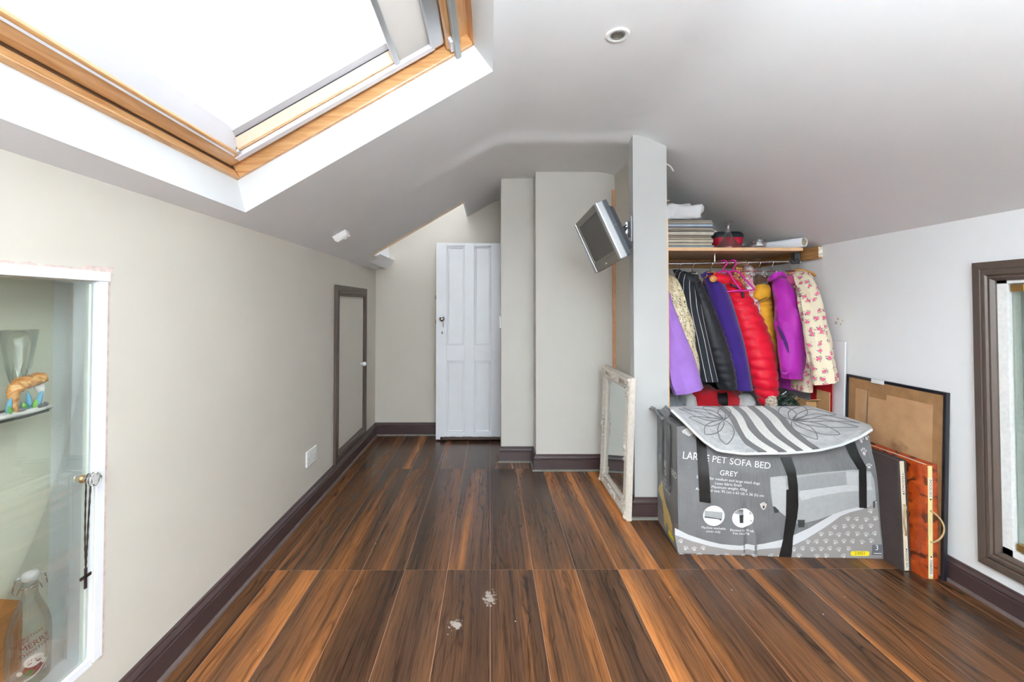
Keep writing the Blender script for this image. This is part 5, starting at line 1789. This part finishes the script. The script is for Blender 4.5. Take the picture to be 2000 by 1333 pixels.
O1, O2, O3, O4 = 0.0008, 0.0014, 0.0018, 0.0032
curve_up = [(215, 862), (300, 905), (400, 938), (500, 962), (620, 972), (760, 962), (880, 935), (960, 905), (1050, 862), (1130, 815), (1200, 775), (1265, 752), (1340, 735), (1460, 700)]
curve_lo = [(1470, 700), (1380, 745), (1300, 765), (1240, 790), (1180, 835), (1110, 880), (1020, 935), (950, 968), (860, 985), (700, 1000), (560, 998), (430, 975), (320, 945), (215, 905)]
poly_patch(curve_up + curve_lo, O2, LG, 'printed_band')
poly_patch([(215, 905), (320, 945), (430, 975), (560, 998), (700, 1000), (860, 985), (950, 968), (1020, 935), (1110, 880), (1180, 835), (1240, 790), (1300, 765), (1380, 745), (1470, 700), (1505, 1056), (1200, 1050), (900, 1042), (600, 1032), (235, 1022)], O1, TAUPE, 'printed_ground')
# paw prints
mb = MB()


def ell(cx_, cy_, rx, ry, ang, o, n_=8):
    pts = []
    for k in range(n_):
        a = 2 * PI * k / n_
        x, y = rx * math.cos(a), ry * math.sin(a)
        pts.append(onf(cx_ + x * math.cos(ang) - y * math.sin(ang), cy_ + x * math.sin(ang) + y * math.cos(ang), o))
    mb.add(pts, [tuple(range(n_))])


def lower_edge(x):
    return interp(x, [215, 320, 430, 560, 700, 860, 950, 1020, 1110, 1180, 1240, 1300, 1380, 1470], [905, 945, 975, 998, 1000, 985, 968, 935, 880, 835, 790, 765, 745, 700])


for r in range(8):
    for c_ in range(24):
        x = 255 + 56 * c_ + (26 if r % 2 else 0)
        y = 1038 - 46 * r + 4 * math.sin(c_ * 2.3)
        if x > 1478 or y < lower_edge(x) + 20 or y > 1040 or (1305 < x < 1505 and y > 975):
            continue
        s_ = 1.0
        a = 0.5 * math.sin(c_ * 1.7 + r * 2.1)
        ell(x, y + 5, 9 * s_, 8 * s_, a, O3, 10)
        for k in (-1.5, -0.5, 0.5, 1.5):
            t_ = a + k * 0.62 - PI / 2
            ell(x + 16 * math.cos(t_), y + 5 + 16 * math.sin(t_), 3.6, 5.0, t_ + PI / 2, O3, 7)
for (x, y) in ((1395, 400), (1385, 350), (1420, 480), (1425, 330)):
    ell(x, y + 4, 11, 9, 0.2, O3, 10)
    for k in (-1.5, -0.5, 0.5, 1.5):
        t_ = k * 0.62 - PI / 2
        ell(x + 19 * math.cos(t_), y + 4 + 19 * math.sin(t_), 4.5, 6, t_ + PI / 2, O3, 7)
mb.build('paw_print_pattern', PAW, bx_, kind='stuff', recalc=False)
# sofa picture
SOFA = [pm('sofa_grey_%d' % i, c_, 0.45, var=0.05, vscale=60) for i, c_ in enumerate(((176, 176, 176), (158, 158, 158), (186, 186, 187), (142, 142, 143), (52, 56, 54)))]
poly_patch([(805, 548), (870, 540), (1000, 532), (1150, 515), (1320, 500), (1430, 512), (1448, 560), (1455, 610), (1462, 690), (1440, 720), (1270, 752), (1100, 812), (985, 842), (900, 790), (820, 725), (808, 640)], O2, SOFA[1], 'printed_sofa')
poly_patch([(900, 560), (1000, 545), (1270, 512), (1280, 592), (1150, 612), (990, 632), (905, 600)], O3, SOFA[3], 'printed_sofa_back')
poly_patch([(1275, 510), (1430, 525), (1432, 604), (1285, 592)], O3, SOFA[0], 'printed_sofa_arm')
poly_patch([(990, 632), (1150, 612), (1290, 595), (1435, 606), (1440, 625), (1250, 640), (1090, 668), (1000, 692), (985, 660)], O3, SOFA[2], 'printed_sofa_seat')
poly_patch([(808, 548), (870, 541), (905, 560), (905, 790), (822, 724)], O3, SOFA[0], 'printed_sofa_arm')
poly_patch([(825, 728), (855, 735), (860, 766), (832, 770)], O3, SOFA[4], 'printed_sofa_leg')
poly_patch([(975, 812), (1022, 812), (1018, 858), (982, 860)], O3, SOFA[4], 'printed_sofa_leg')
poly_patch([(1442, 700), (1456, 692), (1456, 735), (1444, 740)], O3, SOFA[4], 'printed_sofa_leg')
# lettering
ftext('LARGE PET SOFA BED', 57, 534, 446, 0.12)
ftext('GREY', 46, 548, 525, 0.09)
ftext('Suitable for medium and large sized dogs', 24, 546, 566, 0.105)
ftext('Linen fabric finish', 24, 546, 592, 0.095)
ftext('Maximum weight: 45kg', 24, 552, 616, 0.095)
ftext('Assembled size: 95 (w) x 63 (d) x 36 (h) cm', 24, 556, 641, 0.105)
ftext('Machine washable', 21, 455, 863, 0.06)
ftext('cover only', 21, 453, 884, 0.06)
ftext('Elevated for draft', 21, 630, 879, 0.06)
ftext('free sleeping', 21, 628, 898, 0.06)


def disc(x, y, r, mat, name, o=O3, ry=None):
    return poly_patch([(x + r * math.cos(2 * PI * k / 28), y + (ry or r) * math.sin(2 * PI * k / 28)) for k in range(28)], o, mat, name, 40)


disc(457, 787, 67, INK, 'printed_roundel', O2, 63)
poly_patch([(400, 755), (512, 765), (508, 808), (400, 792)], O3, SOFA[1], 'printed_cover')
poly_patch([(398, 790), (505, 806), (502, 818), (486, 808), (398, 797)], O4, SOFA[4], 'printed_zip')
disc(637, 802, 67, INK, 'printed_roundel', O2, 60)
poly_patch([(582, 770), (610, 748), (668, 748), (694, 776), (640, 786)], O3, SOFA[3], 'printed_fabric')
poly_patch([(614, 782), (668, 782), (664, 832), (618, 832)], O3 + 0.0004, SOFA[4], 'printed_leg')
YEL = pm('yellow_ink', (236, 214, 40), 0.45, var=0.03)
BLK = pm('black_ink', (32, 32, 34), 0.5)
poly_patch([(1316 + 12 * math.cos(a) if math.cos(a) < 0 else 1408 + 12 * math.cos(a), 1020 + 15 * math.sin(a)) for a in [PI / 2 + 2 * PI * k / 24 for k in range(24)]], O3, YEL, 'printed_code_badge', 30)
ftext('23051', 27, 1362, 1019, 0.0, mat=BLK)
poly_patch([(1438, 966), (1500, 964), (1504, 1030), (1432, 1030)], O3, pm('dark_grey_ink', (92, 92, 96), 0.5), 'printed_size_badge')
ftext('3', 44, 1466, 985, 0.0)
mbx = MB()
poly_patch([(1446, 1016), (1494, 1017), (1494, 1021), (1446, 1020)], O4, INK, 'printed_line')
# tape
poly_patch([(348, 335), (372, 350), (412, 372), (424, 480), (438, 700), (436, 708), (368, 698), (360, 540), (352, 420)], O4, TAPE, 'tape_strip')
poly_patch([(866, 425), (935, 421), (962, 500), (975, 600), (980, 720), (972, 800), (948, 920), (935, 1042), (858, 1040), (885, 930), (902, 800), (904, 625), (918, 622), (910, 540)], O4, TAPE, 'tape_strip')
poly_patch([(1268, 365), (1328, 348), (1392, 466), (1400, 480), (1404, 740), (1356, 736), (1352, 500), (1340, 488)], O4, TAPE, 'tape_strip')
# torn hole and scuff
poly_patch([(742, 712), (765, 700), (785, 715), (778, 738), (765, 752), (748, 735)], O3, pm('torn_paper', (206, 200, 194), 0.8, var=0.2, vscale=90), 'torn_patch')
poly_patch([(757, 722), (772, 724), (768, 742), (759, 740)], O4, pm('torn_brown', (70, 52, 44), 0.9), 'torn_hole')
poly_patch([(238, 235), (262, 222), (300, 262), (352, 300), (345, 330), (300, 330), (262, 300)], O2, pm('scuffed_card', (196, 194, 192), 0.35, var=0.2, vscale=70), 'scuff')


# --- left end: tape, lettering, dog picture, badge
def spoly(pts, o, mat, name):
    """points as (u from front to back, v up)"""
    c = [sum(p[0] for p in pts) / len(pts), sum(p[1] for p in pts) / len(pts)]
    V = [side(c[0], c[1], o)] + [side(a, b_, o) for a, b_ in pts]
    n_ = len(pts)
    return MB().add(V, [(0, 1 + k, 1 + (k + 1) % n_) for k in range(n_)]).build(name, mat, bx_, recalc=False)


def sstrip(u0, u1, v0, v1, o, mat, name, ns=10):
    m = MB()
    m.grid(lambda a, b_: side(lerp(u0, u1, a), lerp(v0, v1, b_), o), 3, ns)
    return m.build(name, mat, bx_, recalc=False)


sstrip(0.62, 0.76, 0.45, 0.98, 0.004, TAPE, 'tape_strip')
sstrip(0.24, 0.44, 0.42, 0.97, 0.004, TAPE, 'tape_strip')


def stext(s_, size, u, v):
    vs, fs = text_mesh(s_, size)
    MB().add([side(u - a / 0.35, v + b_ / 0.6, 0.0024) for a, b_ in vs], fs).build('lettering', INK, bx_, recalc=False)


stext('PET SOFA BED', 0.045, 0.42, 0.60)
stext('GREY', 0.035, 0.42, 0.53)
for k, l_ in enumerate(('Suitable for medium and large', 'Linen fabric finish', 'Maximum weight: 45kg')):
    stext(l_, 0.016, 0.5, 0.47 - 0.035 * k)
DOG = pm('printed_tan', (206, 178, 110), 0.5, var=0.1, vscale=40)
spoly([(0.95, 0.28), (0.88, 0.34), (0.80, 0.36), (0.72, 0.42), (0.66, 0.40), (0.62, 0.32), (0.50, 0.26), (0.34, 0.22), (0.22, 0.16), (0.24, 0.06), (0.34, 0.05), (0.40, 0.12), (0.52, 0.10), (0.55, 0.04), (0.64, 0.05), (0.66, 0.16), (0.72, 0.24), (0.82, 0.26)], 0.0018, DOG, 'printed_dog')
spoly([(0.98, 0.16), (0.5, 0.10), (0.0, 0.24), (0.0, 0.0), (1.0, 0.0)], 0.0008, TAUPE, 'printed_ground')
spoly([(0.42, 0.075), (0.18, 0.075), (0.18, 0.035), (0.42, 0.035)], 0.0026, YEL, 'printed_code_badge')

# ---- rug draped over the carton
rug = thing('bath_mat', 'grey tufted bath mat with charcoal and white stripes draped over the carton', 'rug')
# outline corners: back edge at v=1, front edge hangs a little over the front
RUGF = [(1312, 806, 2.20), (1345, 838, 2.155), (1376, 867, 2.125), (1401, 884, 2.11), (1452, 891, 2.10), (1533, 890, 2.092), (1600, 883, 2.09), (1644, 874, 2.09), (1680, 858, 2.10), (1702, 844, 2.11)]
RUGB = [(1310, 800, 2.50), (1350, 799, 2.51), (1390, 799, 2.515), (1430, 799, 2.515), (1470, 799, 2.51), (1510, 799, 2.505), (1545, 799, 2.50), (1580, 799, 2.49), (1640, 816, 2.38), (1698, 836, 2.22)]
RF = [at(*p) for p in RUGF]
RB = [at(*p) for p in RUGB]


def rugp(u, v):
    f = u * (len(RF) - 1)
    i = min(int(f), len(RF) - 2)
    a, b_ = RF[i].lerp(RF[i + 1], f - i), RB[i].lerp(RB[i + 1], f - i)
    p = a.lerp(b_, v)
    p.z = lerp(a.z, b_.z, v) + 0.018 * math.sin(PI * v) * math.sin(PI * u) + 0.004 * noise.noise((u * 7, v * 4, 3))
    return p


def rugmat():
    m = bpy.data.materials.new('tufted_grey_pile')
    nn = N(m)
    a = nn.new('ShaderNodeAttribute')
    a.attribute_name = 'gc'
    sx = nn.new('ShaderNodeSeparateXYZ')
    nn.link(a.outputs['Vector'], sx.inputs[0])
    u_, v_ = sx.outputs[0], sx.outputs[1]
    # stripes drift to the right towards the front, with a wave
    w_ = nn.math('MULTIPLY', nn.math('SINE', nn.math('MULTIPLY', v_, 8.4)), 0.010)
    s_ = nn.math('ADD', nn.math('SUBTRACT', nn.math('ADD', u_, nn.math('MULTIPLY', v_, 0.25)), 0.578), w_)
    k = nn.math('ADD', nn.math('DIVIDE', s_, nn.math('ADD', nn.math('MULTIPLY', v_, 0.04), 0.054)), 1.75)
    fr = nn.math('FRACT', k)
    inside = nn.math('MULTIPLY', nn.math('GREATER_THAN', k, 0.0), nn.math('LESS_THAN', k, 3.46))
    dark = nn.math('MULTIPLY', nn.math('LESS_THAN', fr, 0.46), inside)
    pile = nn.noise(a.outputs['Vector'], 120, 4, 0.7)
    base = nn.ramp(nn.noise(a.outputs['Vector'], 14, 4, 0.6), [(0.3, lin((150, 149, 149))), (0.7, lin((196, 195, 195)))])
    c = nn.mix(inside, base, lin((222, 220, 214)))
    c = nn.mix(dark, c, lin((86, 82, 82)))
    c = nn.mix(1.0, c, nn.ramp(pile, [(0.3, (0.72, 0.72, 0.72)), (0.7, (1.1, 1.1, 1.1))]), 'MULTIPLY')
    nn.col(c)
    nn.b.inputs['Roughness'].default_value = 0.95
    nn.b.inputs['Sheen Weight'].default_value = 0.3
    nn.bump(pile, 0.8, 0.004)
    return m


NU, NV = 72, 36
mb = MB()
mb.grid(lambda u, v: rugp(u, v) + Vector((0, 0, 0.016)), NU, NV)
o = mb.build('pile', rugmat(), rug, smooth=True, solid=0.012, recalc=False)
gattr(o, [(i / NU, j / NV * 0.75, 0) for j in range(NV + 1) for i in range(NU + 1)])
LINE = cloth('charcoal_tuft_line', (92, 92, 94))


def petal(cu, cv, ang, ln_, wd):
    """carved petal outline running from a flower centre, in mat coordinates"""
    pts = []
    for k in range(19):
        t_ = k / 18
        a_ = math.sin(PI * t_)
        along = math.sin(PI * t_ * 0.5 + 0 if t_ < 0.5 else PI * 0.25 + PI * (t_ - 0.5) * 0.5)
        s_ = 1 - abs(2 * t_ - 1) ** 1.5
        side_ = (1 if t_ < 0.5 else -1) * wd * math.sin(PI * min(1, s_)) ** 0.8 * (1 if s_ < 1 else 0)
        x = ln_ * s_ * math.cos(ang) - side_ * math.sin(ang)
        y = ln_ * s_ * math.sin(ang) + side_ * math.cos(ang)
        u_, v_ = cu + x, cv + y * 1.9
        pts.append(rugp(max(0.015, min(0.985, u_)), max(0.03, min(0.97, v_))) + Vector((0, 0, 0.0165)))
    MB().tube(pts, 0.0022, 5).build('tuft_line', LINE, rug, smooth=True)


for a_, l_, w_ in ((2.6, 0.24, 0.045), (3.1, 0.22, 0.045), (2.1, 0.22, 0.04), (3.7, 0.20, 0.045), (4.3, 0.20, 0.04), (4.9, 0.20, 0.035), (1.7, 0.18, 0.03)):
    petal(0.32, 0.55, a_, l_ * 1.25, w_ * 1.25)
for a_, l_, w_ in ((0.15, 0.27, 0.045), (0.6, 0.24, 0.045), (-0.35, 0.26, 0.045), (1.1, 0.20, 0.04), (-0.85, 0.22, 0.04), (1.6, 0.18, 0.035), (-1.3, 0.18, 0.03)):
    petal(0.62, 0.55, a_, l_ * 1.25, w_ * 1.25)
edge = [rugp(u / 40, 0) for u in range(41)] + [rugp(1, v / 16) for v in range(1, 17)] + [rugp(1 - u / 40, 1) for u in range(1, 41)] + [rugp(0, 1 - v / 16) for v in range(1, 16)]
MB().tube([p + Vector((0, 0, 0.008)) for p in edge], 0.0062, 7, closed=True).build('edge_binding', cloth('pale_binding', (206, 206, 206)), rug, smooth=True)

# ---- picture frame seen from behind, leaning on the right wall
fr = thing('picture_frame', 'large picture frame with a brown paper back leaning on the right wall', 'picture frame')
fy0, fy1, fh = 1.957, 2.506, 0.804
fl_ = math.atan2(0.030, fh)
fr.matrix_world = Matrix.Translation((1.944, fy0, 0.0)) @ Matrix.Rotation(fl_, 4, 'Y')
FW = fy1 - fy0
BLKF = pm('black_lacquer_frame', (26, 27, 32), 0.3)
for a, b_, c_, d_ in ((0, 0.014, 0, fh), (FW - 0.014, FW, 0, fh)):
    MB().box(-0.010, 0.008, a, b_, c_, d_).build('frame_stile', BLKF, fr, bevel=0.002)
for c_, d_ in ((0, 0.014), (fh - 0.014, fh)):
    MB().box(-0.010, 0.008, 0.014, FW - 0.014, c_, d_).build('frame_rail', BLKF, fr, bevel=0.002)
MDF = bpy.data.materials.new('hardboard_back')
n = N(MDF)
v = n.coord('Object')
c1 = n.ramp(n.noise(v, 9, 5, 0.6), [(0.3, lin((170, 128, 90))), (0.7, lin((188, 148, 108)))])
mpn = n.coord('Object', loc=(0, -0.24 * 9, -0.50 * 14), scale=(1, 9, 14))
ln_ = n.new('ShaderNodeVectorMath')
ln_.operation = 'LENGTH'
n.link(mpn, ln_.inputs[0])
st_ = n.math('ADD', ln_.outputs['Value'], n.math('MULTIPLY', n.noise(v, 40, 4), 0.9))
n.col(n.mix(n.ramp(st_, [(0.5, (0.7, 0.7, 0.7)), (1.1, (0, 0, 0))]), c1, lin((112, 72, 40))))
n.b.inputs['Roughness'].default_value = 0.7
MB().box(-0.004, 0.004, 0.014, FW - 0.014, 0.014, fh - 0.014).build('backing_board', MDF, fr)
FTAPE = pm('brown_frame_tape', (150, 112, 74), 0.4, var=0.15, vscale=25)
for a, b_, c_, d_ in ((0.014, 0.062, 0.014, fh - 0.014), (FW - 0.058, FW - 0.014, 0.014, fh - 0.014)):
    MB().box(-0.0052, -0.003, a, b_, c_, d_).build('tape_strip', FTAPE, fr)
MB().box(-0.0054, -0.003, 0.014, FW - 0.014, fh - 0.066, fh - 0.014).build('tape_strip', FTAPE, fr)
MB().box(-0.0062, -0.004, 0.30, 0.40, fh - 0.095, fh - 0.03).build('tape_strip', FTAPE, fr)
MB().box(-0.012, -0.009, FW - 0.24, FW - 0.165, fh - 0.020, fh + 0.001).build('paper_tab', pm('white_tab', (236, 236, 236), 0.6), fr)
for q in (FW - 0.125, FW - 0.140):
    MB().tube([(-0.006, FW - 0.14, fh - 0.06), (-0.008, q, 0.40), (-0.006, q + 0.01, 0.20)], 0.0012, 5).build('hanging_cord', pm('grey_cord', (96, 84, 74), 0.8), fr)

# ---- two artist portfolios standing in front of it
CREAMP = pm('cream_plastic_spine', (226, 210, 148), 0.4, var=0.04)
CREAMQ = pm('ivory_plastic_spine', (222, 214, 190), 0.4, var=0.04)
ROPE = pm('tan_cord', (168, 140, 100), 0.8, var=0.15, vscale=80)


def portfolio(loc, rot, th, h, dep, cover, spine, words, label, cloth_name):
    t = thing('art_portfolio', label, 'portfolio', loc, rot)
    MB().box(-th / 2, -th / 2 + 0.004, 0.004, dep, 0, h).build('cover', cover, t, bevel=0.001)
    MB().box(th / 2 - 0.004, th / 2, 0.004, dep, 0, h).build('cover', cover, t, bevel=0.001)
    MB().box(-th / 2, th / 2, 0, 0.004, 0, h).build('spine', cover, t, bevel=0.001)
    MB().box(-th / 2 + 0.006, th / 2 - 0.006, 0.006, dep - 0.01, 0.006, h - 0.012).build('sheets', PAGE, t)
    sx0 = -0.006 if th > 0.05 else -0.012
    w_ = 0.018
    sx0 = -th * 0.30
    st = MB().box(sx0, sx0 + w_, -0.004, 0.0, 0.004, h - 0.004).build('spine_strip', spine, t, bevel=0.001)
    for zc, wd in ((h * 0.80, words[0]), (h * 0.115, words[1])):
        MB().box(sx0 + 0.001, sx0 + w_ - 0.001, -0.005, -0.0035, zc - 0.042, zc + 0.042).build('name_card', pm('ivory_card', (232, 226, 208), 0.6), st)
        vs, fs = text_mesh(wd, 0.0155)
        MB().add([(sx0 + w_ / 2 - b_, -0.0056, zc + a) for a, b_ in vs], fs).build('lettering', BLK, st, recalc=False)
    za, zb = h * 0.33, h * 0.60
    for z_ in (za, zb, h * 0.20, h * 0.70):
        MB().lathe([(0.003, 0), (0.003, 0.002), (0, 0.0022)], (sx0 + w_ / 2, -0.004, z_), 10, (0, -1, 0)).build('eyelet', DARK, st)
    d_ = 1 if 'orange' in label else -1
    pts = arc_pts([(sx0 + w_ / 2, 0.0, zb), (sx0 + w_ / 2 + 0.004 * d_, -0.016, zb - 0.004), (sx0 + w_ / 2 + 0.022 * d_, -0.028, zb - 0.03), (sx0 + w_ / 2 + 0.030 * d_, -0.032, (za + zb) / 2), (sx0 + w_ / 2 + 0.020 * d_, -0.028, za + 0.03), (sx0 + w_ / 2 + 0.004 * d_, -0.014, za + 0.004), (sx0 + w_ / 2, 0.0, za)], 4)
    MB().tube(pts, 0.0036, 7).build('cord_handle', ROPE, t, smooth=True)
    return t


DKB = pm('dark_brown_cloth_cover', (58, 46, 44), 0.7, var=0.12, vscale=20, bump=0.4, bscale=300)
ORM = bpy.data.materials.new('marbled_orange_paper')
n = N(ORM)
v = n.coord('Object')
base = n.ramp(n.noise(v, 14, 5, 0.65, 0.6), [(0.3, lin((112, 34, 12))), (0.5, lin((164, 62, 20))), (0.7, lin((196, 92, 34)))])
wv = n.new('ShaderNodeTexWave')
wv.wave_type = 'RINGS'
wv.inputs['Scale'].default_value = 6
wv.inputs['Distortion'].default_value = 12
wv.inputs['Detail'].default_value = 2
wv.inputs['Detail Scale'].default_value = 1.6
n.link(v, wv.inputs['Vector'])
sw = n.ramp(wv.outputs['Fac'], [(0.10, (1, 1, 1)), (0.26, (0, 0, 0))])
gate = n.ramp(n.noise(v, 9, 2), [(0.46, (0, 0, 0)), (0.52, (0.9, 0.9, 0.9))])
n.col(n.mix(n.math('MULTIPLY', sw, gate), base, lin((66, 26, 16))))
n.b.inputs['Roughness'].default_value = 0.35
portfolio((1.852, 2.036, 0), (0, -0.03, 0.03), 0.040, 0.490, 0.40, DKB, CREAMQ, ('ATMOSFERA', 'DEI SOGNI'), 'dark brown art portfolio with an ivory spine strip standing next to the carton', 'brown')
portfolio((1.903, 1.974, 0), (0, 0.012, 0.02), 0.056, 0.490, 0.42, ORM, CREAMP, ('DEI SOGNI', 'ESEMPIO'), 'marbled orange art portfolio with a yellow spine strip in front of the picture frame', 'orange')
